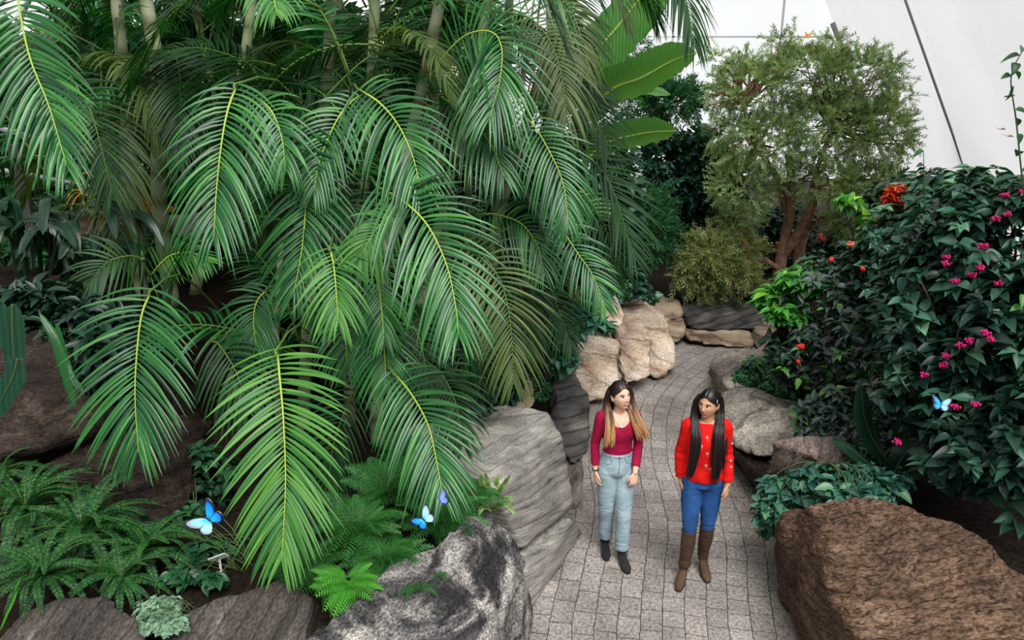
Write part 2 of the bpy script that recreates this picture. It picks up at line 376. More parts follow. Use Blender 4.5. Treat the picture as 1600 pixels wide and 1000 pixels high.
# ------------------------------------------------------------------ rocks
M_marble = rockmat('speckled_gneiss', [(.035, .035, .038), (.09, .09, .095), (.30, .29, .285), (.52, .50, .49), (.66, .64, .62)], band=3.6, rot=(20, 35, 0), stretch=1.5, speck=.95, fine=.8, dist=7, contrast=.95, bump=.9, lines=2.0, line_s=.35, wdist=10)
M_layer = rockmat('layered_grey', [(.11, .107, .10), (.31, .30, .285), (.44, .425, .40), (.60, .58, .55)], band=6, rot=(0, -16, 0), stretch=9, speck=.65, fine=.8, dist=.6, contrast=.6, bump=.7, lines=7, line_s=.35, line_w=.12, wdist=2.2)
M_dark = rockmat('dark_gneiss', [(.02, .02, .021), (.06, .06, .06), (.12, .115, .11), (.3, .28, .26)], band=4, rot=(30, 20, 0), stretch=3, speck=.6, contrast=.35)
M_sand = rockmat('sandstone', [(.30, .19, .14), (.50, .38, .29), (.62, .52, .43), (.70, .63, .55)], band=3.5, rot=(8, -10, 0), stretch=2.5, speck=.5, fine=.5, contrast=.6, dist=3, line_s=.5, line_w=.07, lines=1.6, wdist=12, pits=.35)
M_brown = rockmat('brown_gneiss', [(.05, .028, .018), (.15, .092, .062), (.22, .14, .095), (.29, .20, .14)], band=6, rot=(12, 14, 0), stretch=4, speck=.8, fine=.45, contrast=.4, bump=1.3, dist=3, lines=6, line_w=.14, line_s=.4, wdist=9, pits=.85)
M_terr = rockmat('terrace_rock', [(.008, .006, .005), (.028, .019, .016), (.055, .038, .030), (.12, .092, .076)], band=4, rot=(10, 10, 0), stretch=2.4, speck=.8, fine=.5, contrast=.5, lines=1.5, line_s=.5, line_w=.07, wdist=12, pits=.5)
M_tan = rockmat('tan_slab', [(.09, .06, .04), (.32, .24, .17), (.44, .36, .27), (.55, .48, .38)], band=4, rot=(0, -6, 0), stretch=6, speck=.5, contrast=.5)
M_greyflat = rockmat('grey_flat', [(.05, .045, .04), (.24, .215, .19), (.38, .35, .31), (.48, .45, .40)], band=3.4, rot=(10, 25, 0), stretch=3, speck=.65, fine=.5, contrast=.6, lines=1.4, line_s=.6, line_w=.07, wdist=12, pits=.3)
M_purple = rockmat('purple_rock', [(.07, .055, .05), (.17, .135, .125), (.25, .20, .18), (.36, .31, .28)], band=4, rot=(30, 60, 0), stretch=2.5, speck=.7, fine=.5, contrast=.5, lines=2, line_s=.4, line_w=.07, wdist=10, pits=.4)

M_slab = rockmat('dark_slab', [(.03, .027, .026), (.075, .065, .06), (.13, .115, .105), (.36, .34, .32)], band=3, rot=(15, 60, 20), stretch=3.5, speck=.8, fine=.6, contrast=.6, lines=3, line_s=.5, line_w=.08, wdist=5, pits=.4)

def rock(label, pts, mat, seed=0, disp=.03, vox=.03, strata=0.0, bev=.0, facet=.5, name='boulder', group=None):
    bm = bmesh.new()
    for p in pts: bm.verts.new(tuple(p))
    r = bmesh.ops.convex_hull(bm, input=bm.verts)
    bmesh.ops.delete(bm, geom=[v for v in bm.verts if not v.link_faces], context='VERTS')
    if bev:
        bmesh.ops.bevel(bm, geom=list(bm.edges) + list(bm.verts), offset=bev, segments=2, affect='EDGES', clamp_overlap=True)
    me = bpy.data.meshes.new(name); bm.to_mesh(me); bm.free()
    o = bpy.data.objects.new(name, me); C.objects.link(o)
    md = o.modifiers.new('r', 'REMESH'); md.mode = 'VOXEL'; md.voxel_size = vox
    sm = o.modifiers.new('s', 'SMOOTH'); sm.factor = .5; sm.iterations = 2
    dg = bpy.context.evaluated_depsgraph_get(); dg.update()
    me2 = bpy.data.meshes.new_from_object(o.evaluated_get(dg))
    o.modifiers.clear(); o.data = me2
    n = len(me2.vertices); co = np.zeros(n * 3, np.float32); no = np.zeros(n * 3, np.float32)
    me2.vertices.foreach_get('co', co); me2.vertices.foreach_get('normal', no)
    co = co.reshape(-1, 3); no = no.reshape(-1, 3); c0 = co.mean(0)
    off = Vector((seed * 7.3, seed * 3.1, seed * 1.7)); d = np.zeros(n)
    for i in range(n):
        v = Vector(co[i].tolist())
        h = noise.fractal(v * 2.3 + off, .8, 2.2, 4) * 1.0
        cell, cp = noise.voronoi(v * 2.6 + off + noise.noise_vector(v * 3) * .12); h += facet * (1.9 * noise.noise(cp[0] * 3.7) + .5 * min(cell[1] - cell[0], .25))
        if strata:
            s_ = v.z * 1.0 + v.x * .25 + .12 * noise.noise(v * 1.5 + off)
            fr_ = (s_ * 9) % 1.0; h += strata * (abs(fr_ - .5) * 2) ** 4 * -1.0 + strata * .6 * noise.noise(Vector((0, 0, math.floor(s_ * 9) * 1.7)))
        d[i] = h * disp
    co = co + no * d[:, None]
    origin = np.array([c0[0], c0[1], co[:, 2].min()])
    me2.vertices.foreach_set('co', (co - origin).astype(np.float32).ravel())
    me2.materials.clear(); me2.materials.append(mat)
    me2.polygons.foreach_set('use_smooth', np.ones(len(me2.polygons), bool)); me2.update()
    o.location = tuple(origin)
    tag(o, label, 'rock', group); return o
def ring(outline, Yb, Yt, thick, inset=.9, fr=.22):
    """outline in the photo -> rock points: full ring at mid depth, smaller rings to front and back."""
    ps = []
    ys_ = [q[1] for q in outline]; y0, y1 = min(ys_), max(ys_)
    ring_ = []
    for px, py in outline:
        t = (y1 - py) / max(1, y1 - y0); ring_.append(at(px, py, Yb + (Yt - Yb) * t))
    c = sum(ring_, Vector()) / len(ring_)
    for q in ring_:
        ps.append(q); ps.append(Vector((c.x + (q.x - c.x) * inset, q.y - thick * fr, c.z + (q.z - c.z) * inset)))
        ps.append(Vector((c.x + (q.x - c.x) * .9, q.y + thick, c.z + (q.z - c.z) * .75)))
    return ps
g = gz
rock('large black and white speckled grey boulder at the bottom beside the path',
     [g(765, 797, 1.08), g(700, 828, 1.15), g(620, 880, 1.12), g(560, 930, 1.08), g(470, 1010, 1.0), g(812, 850, .85), g(828, 925, .25), g(795, 1005, 0), g(822, 960, 0),
      (-.15, 3.6, -.05), (-1.3, 2.9, .2), (-1.5, 3.3, .9), (-.5, 5.2, .2), (-.2, 5.35, .6), (-1.2, 4.3, .5), g(700, 960, .72), g(505, 1015, .98), (-1.15, 2.9, .9), (-.3, 3.0, .6)], M_marble, 1, .05, .03, facet=.6)
u = Vector((-.75, .35, -.05))
A1, A2, A3, A4, A5 = g(742, 698, 1.22), g(859, 642, 1.04), g(879, 679, .9), g(897, 793, .36), g(818, 858, .40)
rock('tall layered grey stone slab leaning over the path by the variegated plant', [A1, A2, A3, A4, A5, g(775, 780, .95), A1 + u, A2 + u * .6, g(746, 676, 1.22), g(845, 640, 1.04), A4 + Vector((-.9, .6, -.2)), A5 + Vector((-.9, .3, -.2)), A1 + Vector((-.3, -.1, -.7))],
     M_layer, 2, .018, .024, strata=.45, facet=.08)
B = [g(814, 868, .35), g(893, 810, .31), g(913, 831, 0), g(828, 958, 0)]
rock('low wedge of grey rock under the layered slab at the edge of the pavers', B + [b_ + Vector((-.8, .3, -.05)) for b_ in B] + [g(830, 930, .1), g(818, 900, .25)], M_layer, 3, .014, .025, strata=.4, facet=.25)
rock('rounded dark grey boulder with marbled flank behind the layered slab', ring([(866, 610), (900, 606), (915, 622), (922, 668), (918, 700), (890, 722), (868, 690), (858, 650)], 7.1, 7.75, .7), M_dark, 4, .05, .03)
rock('small brown rock wedged under the rounded dark boulder', ring([(880, 724), (905, 716), (913, 740), (910, 790), (896, 810), (884, 780)], 6.75, 7.1, .5), M_purple, 5, .04, .025)
rock('flat brown slab lying on the bed behind the layered grey slab', ring([(748, 640), (775, 620), (815, 613), (838, 622), (832, 636), (790, 652), (755, 656)], 6.9, 7.3, .45), M_tan, 6, .02, .02, strata=.6)
rock('pinkish sandstone block nearest the woman in burgundy on the left of the path', ring([(893, 545), (925, 528), (966, 534), (970, 590), (942, 618), (908, 621), (896, 590)], 9.25, 9.75, .9), M_sand, 7, .05, .035, facet=.6)
rock('yellowish sandstone block in the middle of the pale rock group', ring([(962, 520), (1008, 510), (1016, 530), (1014, 584), (972, 598), (962, 560)], 9.65, 10.2, .9), M_sand, 8, .05, .035, strata=.5, facet=.6)
rock('rounded pink sandstone boulder at the bend of the path', ring([(975, 498), (1010, 485), (1040, 500), (1056, 545), (1058, 562), (1030, 580), (1012, 584), (990, 545)], 10.15, 11.0, 1.0), M_sand, 9, .05, .035)
rock('pale sandstone slab resting above the pink blocks under the palm tips', ring([(935, 490), (960, 476), (975, 486), (972, 504), (940, 508)], 9.9, 10.2, .7), M_sand, 10, .03, .03)
rock('long tan stone slab at the back left of the bench rocks', ring([(985, 476), (1010, 472), (1066, 478), (1070, 490), (1040, 500), (990, 496)], 11.7, 12.1, .8), M_tan, 11, .04, .035, strata=.5)
rock('tan rock below the back left slab, ending at the paving', ring([(1025, 496), (1066, 496), (1068, 512), (1058, 532), (1030, 530)], 11.45, 11.7, .8), M_tan, 12, .04, .035)
rock('long dark lichen covered slab on top of the stone bench', ring([(1062, 488), (1085, 482), (1150, 486), (1196, 490), (1196, 508), (1140, 513), (1068, 507)], 11.6, 11.85, .9), M_dark, 13, .04, .035, strata=.8)
rock('long low tan stone under the dark bench slab', ring([(1066, 514), (1090, 510), (1170, 512), (1178, 530), (1172, 542), (1100, 534), (1068, 528)], 11.35, 11.6, .8), M_tan, 14, .035, .03, strata=.5)
rock('squarish tan stone at the right end of the stone bench', ring([(1180, 510), (1235, 508), (1235, 545), (1190, 548), (1176, 542)], 11.15, 11.5, .8), M_tan, 15, .035, .03)
rock('pale flat topped boulder right of the path behind the small green herb', [g(1115, 612, 0), g(1116, 572, .5), g(1130, 548, .62), g(1200, 545, .62), g(1222, 590, .5), g(1140, 615, .45), g(1190, 640, .1), (3.9, 10.2, 0), (3.9, 9.6, 0), (2.75, 10.4, 0)], M_greyflat, 16, .045, .03)
rock('broad flat grey rock behind the woman in the red sweater', [g(1117, 622, .62), g(1165, 622, .72), g(1215, 643, .75), g(1285, 668, .72), g(1262, 692, .62), g(1190, 716, .52), g(1150, 700, .45), g(1122, 662, .5), (3.5, 8.8, .3), (3.8, 7.8, .3), g(1160, 680, .35), (2.9, 9.2, .3)], M_greyflat, 17, .05, .03, strata=.25)
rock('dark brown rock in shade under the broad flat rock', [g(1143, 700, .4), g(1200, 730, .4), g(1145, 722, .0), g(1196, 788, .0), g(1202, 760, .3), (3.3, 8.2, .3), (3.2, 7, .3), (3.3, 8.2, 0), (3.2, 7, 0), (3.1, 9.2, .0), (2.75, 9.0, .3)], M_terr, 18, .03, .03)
rock('upright purple grey pointed rock above the trailing plant', [g(1206, 690, .98), g(1228, 688, 1.0), g(1272, 712, .95), g(1192, 742, .6), g(1190, 812, 0), g(1215, 815, 0), (3.2, 6.2, 0), (3.4, 6.8, .8), (3.1, 7.4, .0)], M_purple, 19, .04, .028)
rock('huge rounded brown boulder in the bottom right corner', [g(1210, 850, 0), g(1217, 900, -.02), g(1245, 1005, 0), (2.15, 4.2, 0), (2.35, 3.4, 0), g(1222, 815, .72), g(1262, 786, 1.02), g(1340, 778, 1.12), g(1440, 792, 1.15), g(1530, 840, 1.12), g(1610, 905, 1.08), g(1680, 990, 1.0), g(1300, 850, .98), g(1400, 900, 1.0), g(1240, 900, .5), g(1330, 990, .75), g(1219, 850, .45), g(1262, 820, .9), g(1290, 930, .8), g(1260, 960, .45),
      (4.0, 4.6, 0), (4.2, 3.6, .2), (3.6, 3.0, .5), (2.9, 2.8, 0), (3.2, 6.0, 0), (2.5, 6.1, 0)], M_brown, 20, .06, .032, strata=.10, facet=.4)
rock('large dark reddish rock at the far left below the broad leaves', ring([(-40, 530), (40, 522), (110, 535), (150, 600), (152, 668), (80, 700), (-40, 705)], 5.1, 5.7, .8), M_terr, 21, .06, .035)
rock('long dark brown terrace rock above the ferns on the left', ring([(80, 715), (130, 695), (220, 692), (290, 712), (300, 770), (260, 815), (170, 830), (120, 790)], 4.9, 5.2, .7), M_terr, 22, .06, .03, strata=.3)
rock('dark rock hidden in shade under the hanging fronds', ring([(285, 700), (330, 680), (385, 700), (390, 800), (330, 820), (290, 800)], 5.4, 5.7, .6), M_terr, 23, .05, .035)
rock('dark grey rock with a pale crest in the bottom left corner', [g(15, 978, 1.0), g(60, 945, 1.2), g(165, 928, 1.25), g(215, 960, 1.2), g(232, 1010, 1.1), (-3.0, 3.3, .9), (-1.8, 3.2, .8), (-2.6, 4.0, .7), (-3.1, 3.8, .7)], M_slab, 24, .035, .025)
rock('flat brown and pale grey slab at the bottom edge left of the ferns', [g(250, 985, 1.05), g(340, 940, 1.15), g(430, 905, 1.15), g(488, 940, 1.1), g(478, 1010, 1.0), g(260, 1012, 1.0), (-1.9, 3.2, .8), (-1.1, 3.3, .8), (-1.5, 4.2, .7), (-1.2, 4.3, .8)], M_slab, 25, .03, .025, strata=.3)
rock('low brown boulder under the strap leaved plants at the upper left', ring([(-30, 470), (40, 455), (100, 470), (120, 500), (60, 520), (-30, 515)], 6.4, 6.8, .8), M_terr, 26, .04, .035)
rock('long grey ledge stone beyond the railing at the upper left', ring([(50, 335), (100, 328), (190, 352), (195, 368), (120, 366), (55, 352)], 9.4, 9.7, .8), M_tan, 27, .04, .05)
rock('grey ledge stone behind the pale palm stems', ring([(200, 352), (290, 345), (330, 365), (310, 385), (210, 380)], 9.2, 9.5, .8), M_greyflat, 28, .04, .05)
# ------------------------------------------------------------------ palms
LF = leafmat('palm_leaf', [(0, (.006, .060, .018)), (.5, (.018, .135, .030)), (1, (.06, .26, .045))], rough=.30, trans=.25, spec=.5)
LFshade = leafmat('palm_leaf_shaded', [(0, (.005, .034, .010)), (1, (.020, .090, .016))], rough=.42, trans=.28)  # palm green with shade painted into its colour, for inner and backlit fronds
LFolive = leafmat('palm_leaf_olive', [(0, (.04, .085, .025)), (1, (.12, .17, .04))], rough=.42, trans=.25)
LFlime = leafmat('palm_leaf_bright', [(0, (.02, .14, .03)), (1, (.12, .33, .05))], rough=.36, trans=.25)
RAC = leafmat('rachis_yellow', [(0, (.05, .11, .02)), (.35, (.12, .22, .03)), (1, (.36, .50, .06))], rough=.45, trans=.0)
RACd = simple('rachis_green', (.10, .17, .03), .5)
LMATS = {'n': LF, 'd': LFshade, 'o': LFolive, 'l': LFlime}

def leaflets(P, N0, Lmax, n, seed, droop=.42, wid=.016, start=0.0, a0=78, a1=22, vee=.25, prof=None, segs=7, jitter=1.0, lag=.25, core=.003):
    """pinnate leaflets along polyline P (k x 3) with reference normal(s) N0."""
    rs = np.random.RandomState(seed); k = len(P)
    s = np.concatenate([[0], np.cumsum(np.linalg.norm(np.diff(P, axis=0), axis=1))]); s /= s[-1]
    T = nrm(np.gradient(P, axis=0))
    us = start + (1 - start) * (np.linspace(0, 1, n) ** .86)
    VV, QQ, RR, AA = [], [], [], []
    cnt = 0
    for sg in (-1, 1):
        u = np.clip(us + rs.normal(0, .0025, n) * jitter, 0, 1)
        b = np.stack([np.interp(u, s, P[:, i]) for i in range(3)], 1)
        t = nrm(np.stack([np.interp(u, s, T[:, i]) for i in range(3)], 1))
        N = np.broadcast_to(np.asarray(N0, float), t.shape)
        N = nrm(N - t * (N * t).sum(1, keepdims=True)); S = np.cross(t, N) * sg
        q = np.clip((u - start) / (1 - start), 0, 1)
        ang = np.radians(a0 + (a1 - a0) * q ** 1.15 + rs.normal(0, 2.8, n) * jitter)
        L = Lmax * np.interp(q, [0, .12, .35, .65, .88, 1], prof or [.70, .92, 1, .86, .58, .34]) * (1 + rs.normal(0, .045, n) * jitter)
        d = nrm(np.cos(ang)[:, None] * t + np.sin(ang)[:, None] * S + (vee + rs.normal(0, .05, n) * jitter)[:, None] * N)
        wd = nrm(np.cross(N + .35 * rs.normal(0, .35, (n, 1)) * t * jitter, d))
        tt = np.linspace(0, 1, segs)
        dr = droop * (1 + rs.normal(0, .22, n) * jitter)
        down = np.array([0, 0, -1.0])
        # curved centre line, re-scaled to keep its length
        c = b[:, None] + d[:, None] * (L[:, None] * (tt - .25 * dr[:, None] * tt ** 2))[..., None] + down * (L[:, None] * dr[:, None] * tt ** 2.1)[..., None] + t[:, None] * (L[:, None] * lag * tt ** 2)[..., None] * .4
        wp = np.interp(tt, [0, .08, .3, .6, .85, 1], [.35, .75, 1, .85, .45, .03])
        wv = wd[:, None] * (wid * (L[:, None] / Lmax) ** .35 * wp)[..., None]
        nn = np.cross(nrm(np.gradient(c, axis=1)), nrm(wd)[:, None]); fold = nn * (np.linalg.norm(wv, axis=-1, keepdims=True)) * .38
        A, M_, B_ = c - wv, c - 0 * fold, c + wv
        A = A + fold * sg * 1.0; B_ = B_ + fold * sg * 1.0
        V = np.stack([A, M_, B_], 2)                    # n, segs, 3, 3
        idx = (np.arange(n * segs * 3).reshape(n, segs, 3)) + cnt
        q1 = np.stack([idx[:, :-1, 0], idx[:, :-1, 1], idx[:, 1:, 1], idx[:, 1:, 0]], -1).reshape(-1, 4)
        q2 = np.stack([idx[:, :-1, 1], idx[:, :-1, 2], idx[:, 1:, 2], idx[:, 1:, 1]], -1).reshape(-1, 4)
        r = np.clip(rs.normal(.5, .28, n), 0, 1); rr = np.repeat(r, segs - 1)
        VV.append(V.reshape(-1, 3)); QQ += [q1, q2]; RR += [rr, rr]; cnt += V.size // 3
    if core:
        V, Q = tube(P[::2], np.linspace(core, core * .3, len(P[::2])), 5, cap=False); VV.append(V); QQ.append(Q + cnt); RR.append(np.full(len(Q), .4))
    return np.vstack(VV), np.vstack(QQ), np.concatenate(RR)

def make_frond(parent, petiole, pts, N0, Lmax, n=46, seed=0, mat='n', droop=.42, wid=.0118, thick=.0062, **kw):
    P = crom(pts, 40)
    V, Q, Rn = leaflets(P, N0, Lmax, n, seed, droop=droop, wid=wid, **kw)
    f = obj('frond', mesh_np('frond', V, Q, LMATS[mat], rnd=Rn), parent)
    full = [Vector(p) for p in petiole] + [Vector(p) for p in P[::3]] + [Vector(P[-1])]
    C_ = crom(full, 44)
    mb = MB(); V_, Q_ = tube(C_, np.linspace(thick * 1.5, thick * .3, len(C_)), 6)
    rr_ = np.clip((np.minimum(Q_.max(1), len(V_) - 3) / 6 / len(C_) - .12) / .16, 0, 1); mb.add(V_, Q_, rr_)
    mb.build('rachis', RAC if mat in ('n', 'l') else RACd, f)
    return f

# a few free fronds, grown once and re-used through copied objects
TPL = []
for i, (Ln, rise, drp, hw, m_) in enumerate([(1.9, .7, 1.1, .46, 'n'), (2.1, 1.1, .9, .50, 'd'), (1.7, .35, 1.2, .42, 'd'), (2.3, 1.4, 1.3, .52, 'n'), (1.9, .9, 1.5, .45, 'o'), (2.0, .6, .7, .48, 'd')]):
    pts = []
    for t in np.linspace(0, 1, 12):
        pts.append((Ln * (t * .95 - .18 * t ** 3), .12 * math.sin(i + t * 2) * t, rise * t * (1.6 - .6 * t) * .75 - drp * t ** 2.6))
    N0 = (.0, 0, 1.0)
    P = crom(pts, 34); T_ = nrm(np.gradient(P, axis=0))
    V, Q, Rn = leaflets(P, N0, hw, 40, 100 + i, droop=.4, wid=.014, start=.2, segs=6, vee=.15)
    fm = mesh_np('frond', V, Q, LMATS[m_], rnd=Rn)
    mb = MB(); mb.tube(crom(pts, 20), np.linspace(.010, .002, 20), 5)
    ro = mb.build('rachis', RACd); rm_ = ro.data; bpy.data.objects.remove(ro)
    TPL.append((fm, rm_))
def free_frond(parent, loc, az, pitch, s, k, roll=0):
    fm, rm_ = TPL[k % len(TPL)]
    f = bpy.data.objects.new('frond', fm); C.objects.link(f); f.parent = parent
    f.matrix_local = Matrix.Translation(loc) @ Matrix.Rotation(az, 4, 'Z') @ Matrix.Rotation(-pitch, 4, 'Y') @ Matrix.Rotation(roll, 4, 'X') @ Matrix.Scale(s, 4)
    r = bpy.data.objects.new('rachis', rm_); C.objects.link(r); r.parent = f
    return f

def stem_mat(name, a, b_):
    m, nt, bs = newmat(name); N = nt.nodes; L = nt.links
    tc = N.new('ShaderNodeTexCoord'); wv = N.new('ShaderNodeTexWave'); wv.bands_direction = 'Z'; wv.inputs['Scale'].default_value = 1.2
    wv.inputs['Distortion'].default_value = 2.5; wv.inputs['Detail'].default_value = 1; wv.inputs['Detail Scale'].default_value = .6
    L.new(tc.outputs['Object'], wv.inputs[0]); r = N.new('ShaderNodeValToRGB')
    r.color_ramp.elements[0].position = .0; r.color_ramp.elements[0].color = (.16, .13, .075, 1)
    r.color_ramp.elements[1].position = .10; r.color_ramp.elements[1].color = tuple(a) + (1,)
    e = r.color_ramp.elements.new(.8); e.color = tuple(b_) + (1,)
    L.new(wv.outputs['Fac'], r.inputs[0]); L.new(r.outputs[0], bs.inputs['Base Color']); bs.inputs['Roughness'].default_value = .55
    return m
ST_pale = stem_mat('palm_stem_pale', (.17, .22, .11), (.36, .38, .25))
ST_green = stem_mat('palm_stem_green', (.20, .27, .12), (.34, .38, .22))

def stem(parent, pts, r, mat):
    mb = MB(); P = crom(pts, 30); rr = np.full(30, r) * np.linspace(1.1, .8, 30) * (1 + .06 * (np.arange(30) % 5 == 0))
    mb.tube(P, rr, 12); return mb.build('stem', mat, parent)
def W(o, p): return Vector(p) - Vector(o)          # world point to the thing's frame

def named(parent, org, px, Y0, Y1, hw, mat='n', n=46, N0=(0, -.85, .55), seed=None, axis=None, pet=.55, k_len=.84, zg=2.3, **kw):
    """one frond: px = rachis points in the photo from base to tip"""
    m_ = len(px); pts = [at(x, y, Y0 + (Y1 - Y0) * i / (m_ - 1)) for i, (x, y) in enumerate(px)]
    Lm = hw * mpp((Y0 + Y1) / 2, pts[0].z) / k_len
    b = pts[0]; ax = Vector(axis) if axis else org
    dirx = (pts[1] - pts[0]).normalized()
    hx = Vector((ax.x - b.x, ax.y - b.y, 0)); hl = max(.25, min(hx.length, 1.3)); hx = hx.normalized() * hl if hx.length > .05 else Vector((0, .5, 0))
    p0 = b + hx + Vector((0, 0, -.55 * hl)); p1 = b + hx * .4 + Vector((0, 0, -.02 * hl)); kw['droop'] = kw.get('droop', .4) * .8
    plen = sum(math.dist(px[i], px[i + 1]) for i in range(m_ - 1)); n = int(plen / 8.6) + 8
    pl = [p - org for p in pts]
    return make_frond(parent, [p0 - org, p1 - org], pl, N0, Lm, n=n, seed=seed if seed is not None else int(px[0][0] * 7 + px[0][1]), mat=mat, **kw)

# --- palm clump in the middle
oM = Vector((-1.35, 6.5, .92))
pm = thing('areca_palm', 'big clumping palm in the middle whose long green fronds hang down to the ferns', 'palm', oM)
for (pts, r, m_) in [
        ([(592, 760, 6.3), (588, 600, 6.3), (600, 420, 6.4), (628, 280, 6.5), (665, 110, 6.6), (700, -60, 6.7)], .055, ST_pale),
        ([(545, 740, 6.6), (548, 560, 6.6), (560, 380, 6.7), (575, 200, 6.8), (584, 60, 6.9), (585, -60, 7.0)], .052, ST_green),
        ([(470, 740, 6.5), (478, 560, 6.6), (492, 380, 6.8), (508, 160, 7.0), (520, -40, 7.1)], .055, ST_pale),
        ([(440, 700, 6.2), (432, 600, 6.1), (434, 470, 6.1), (440, 380, 6.2)], .026, ST_green),
        ([(630, 700, 6.8), (650, 520, 6.9), (690, 330, 7.0), (740, 120, 7.1), (770, -40, 7.2)], .045, ST_green)]:
    P = [at(*p) - oM for p in pts]; P[0].z = min(P[0].z, 0.0) - .05
    stem(pm, P, r, m_)
def nm(*a, **k): return named(pm, oM, *a, **k)
nm([(372, 130), (357, 168), (346, 225), (338, 300), (334, 372)], 5.3, 4.7, 104, n=40, droop=.55, seed=1)
nm([(472, 195), (475, 260), (477, 330), (470, 400), (458, 460)], 5.7, 5.3, 92, n=42, mat='n', droop=.32, seed=2)
nm([(560, 140), (592, 160), (622, 195), (645, 245), (658, 300)], 5.4, 4.9, 92, n=40, droop=.5, seed=3)
nm([(590, 292), (628, 313), (668, 352), (698, 415), (712, 480), (716, 520)], 5.0, 4.4, 112, n=52, droop=.42, seed=4)
nm([(238, 452), (222, 490), (214, 550), (211, 620), (216, 705)], 4.9, 4.4, 108, n=50, droop=.30, seed=5, axis=(-2.2, 5.9, 1))
nm([(433, 545), (437, 590), (443, 660), (446, 760), (440, 872)], 4.6, 3.9, 112, n=58, mat='l', droop=.22, seed=6)
nm([(612, 580), (640, 612), (668, 662), (682, 720), (692, 775)], 4.9, 4.4, 92, n=46, droop=.38, seed=7)
nm([(515, 388), (521, 412), (525, 452), (528, 500)], 5.2, 4.9, 70, n=30, mat='l', droop=.5, seed=8)
nm([(560, 396), (574, 410), (590, 442), (597, 492), (600, 530)], 5.25, 5.0, 62, n=34, mat='n', droop=.4, seed=9)
nm([(528, 480), (535, 500), (540, 532), (542, 575)], 5.5, 5.3, 56, n=30, mat='n', droop=.4, seed=10)
nm([(588, 495), (597, 515), (601, 555), (603, 605)], 5.2, 5.0, 64, n=32, mat='n', droop=.35, seed=11)
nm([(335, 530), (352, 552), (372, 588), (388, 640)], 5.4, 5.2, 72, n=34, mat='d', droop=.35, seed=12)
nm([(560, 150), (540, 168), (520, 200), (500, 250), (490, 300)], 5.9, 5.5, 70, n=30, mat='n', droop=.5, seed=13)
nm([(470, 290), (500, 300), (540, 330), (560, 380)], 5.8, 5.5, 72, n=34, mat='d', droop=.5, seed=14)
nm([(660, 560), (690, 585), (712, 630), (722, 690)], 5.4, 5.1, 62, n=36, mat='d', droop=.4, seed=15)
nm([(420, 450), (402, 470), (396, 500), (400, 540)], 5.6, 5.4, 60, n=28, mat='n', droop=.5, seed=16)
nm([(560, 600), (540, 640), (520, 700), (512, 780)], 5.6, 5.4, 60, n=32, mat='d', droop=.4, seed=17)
nm([(618, 330), (600, 345), (580, 370), (560, 410)], 5.3, 5.1, 62, n=30, mat='l', droop=.6, seed=18)
nm([(640, 500), (655, 530), (664, 570), (668, 610)], 5.3, 5.0, 58, n=30, mat='d', droop=.35, seed=19)
nm([(400, 150), (425, 175), (440, 215), (446, 262)], 5.7, 5.4, 70, n=30, mat='n', droop=.6, seed=20)

# --- right hand clump, leaning over the path
oR = Vector((-.55, 8.0, .92))
pr = thing('areca_palm', 'tall palm right of the big clump, dark fronds over the pale rocks', 'palm', oR)
for (pts, r, m_) in [([(700, 700, 7.9), (735, 500, 8.0), (790, 300, 8.1), (850, 100, 8.3), (900, -60, 8.4)], .055, ST_green),
                     ([(740, 690, 8.1), (765, 480, 8.2), (780, 250, 8.3), (800, -60, 8.4)], .05, ST_pale),
                     ([(690, 690, 7.8), (700, 480, 7.8), (680, 200, 7.9), (672, -60, 8.0)], .055, ST_pale),
                     ([(722, 700, 8.1), (720, 500, 8.2), (735, 250, 8.3), (760, -60, 8.4)], .045, ST_green)]:
    P = [at(*p) - oR for p in pts]; P[0].z = -.05
    stem(pr, P, r, m_)
def nr_(*a, **k): return named(pr, oR, *a, **k)
nr_([(668, 130), (690, 92), (728, 55), (768, 50), (784, 78), (780, 130), (765, 185)], 6.4, 5.7, 100, n=52, mat='n', droop=.45, seed=31, start=.25)
nr_([(688, 152), (706, 162), (740, 192), (768, 228), (787, 275)], 6.2, 5.8, 78, n=36, mat='n', droop=.5, seed=32)
nr_([(800, 172), (830, 192), (858, 236), (880, 288), (888, 350)], 6.3, 5.9, 74, n=40, mat='n', droop=.55, seed=33)
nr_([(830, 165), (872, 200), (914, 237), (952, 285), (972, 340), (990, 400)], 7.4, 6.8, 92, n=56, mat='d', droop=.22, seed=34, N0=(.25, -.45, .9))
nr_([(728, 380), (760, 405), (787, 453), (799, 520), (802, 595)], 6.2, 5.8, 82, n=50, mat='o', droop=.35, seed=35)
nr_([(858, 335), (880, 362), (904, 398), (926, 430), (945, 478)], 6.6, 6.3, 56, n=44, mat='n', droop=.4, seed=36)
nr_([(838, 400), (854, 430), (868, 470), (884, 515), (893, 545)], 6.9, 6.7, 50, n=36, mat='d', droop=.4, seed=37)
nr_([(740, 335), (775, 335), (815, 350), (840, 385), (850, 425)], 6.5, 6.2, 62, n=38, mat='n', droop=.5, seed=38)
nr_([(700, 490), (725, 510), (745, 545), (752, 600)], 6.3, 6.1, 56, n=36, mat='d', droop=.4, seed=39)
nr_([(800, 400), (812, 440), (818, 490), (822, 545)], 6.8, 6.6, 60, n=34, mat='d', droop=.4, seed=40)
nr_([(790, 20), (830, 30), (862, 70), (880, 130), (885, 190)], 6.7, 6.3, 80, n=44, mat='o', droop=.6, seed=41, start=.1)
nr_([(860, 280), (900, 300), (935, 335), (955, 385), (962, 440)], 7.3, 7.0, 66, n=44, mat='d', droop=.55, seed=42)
nr_([(820, 100), (870, 110), (915, 150), (945, 215), (955, 270)], 7.5, 7.2, 84, n=50, mat='d', droop=.35, seed=43, N0=(.25, -.45, .9))
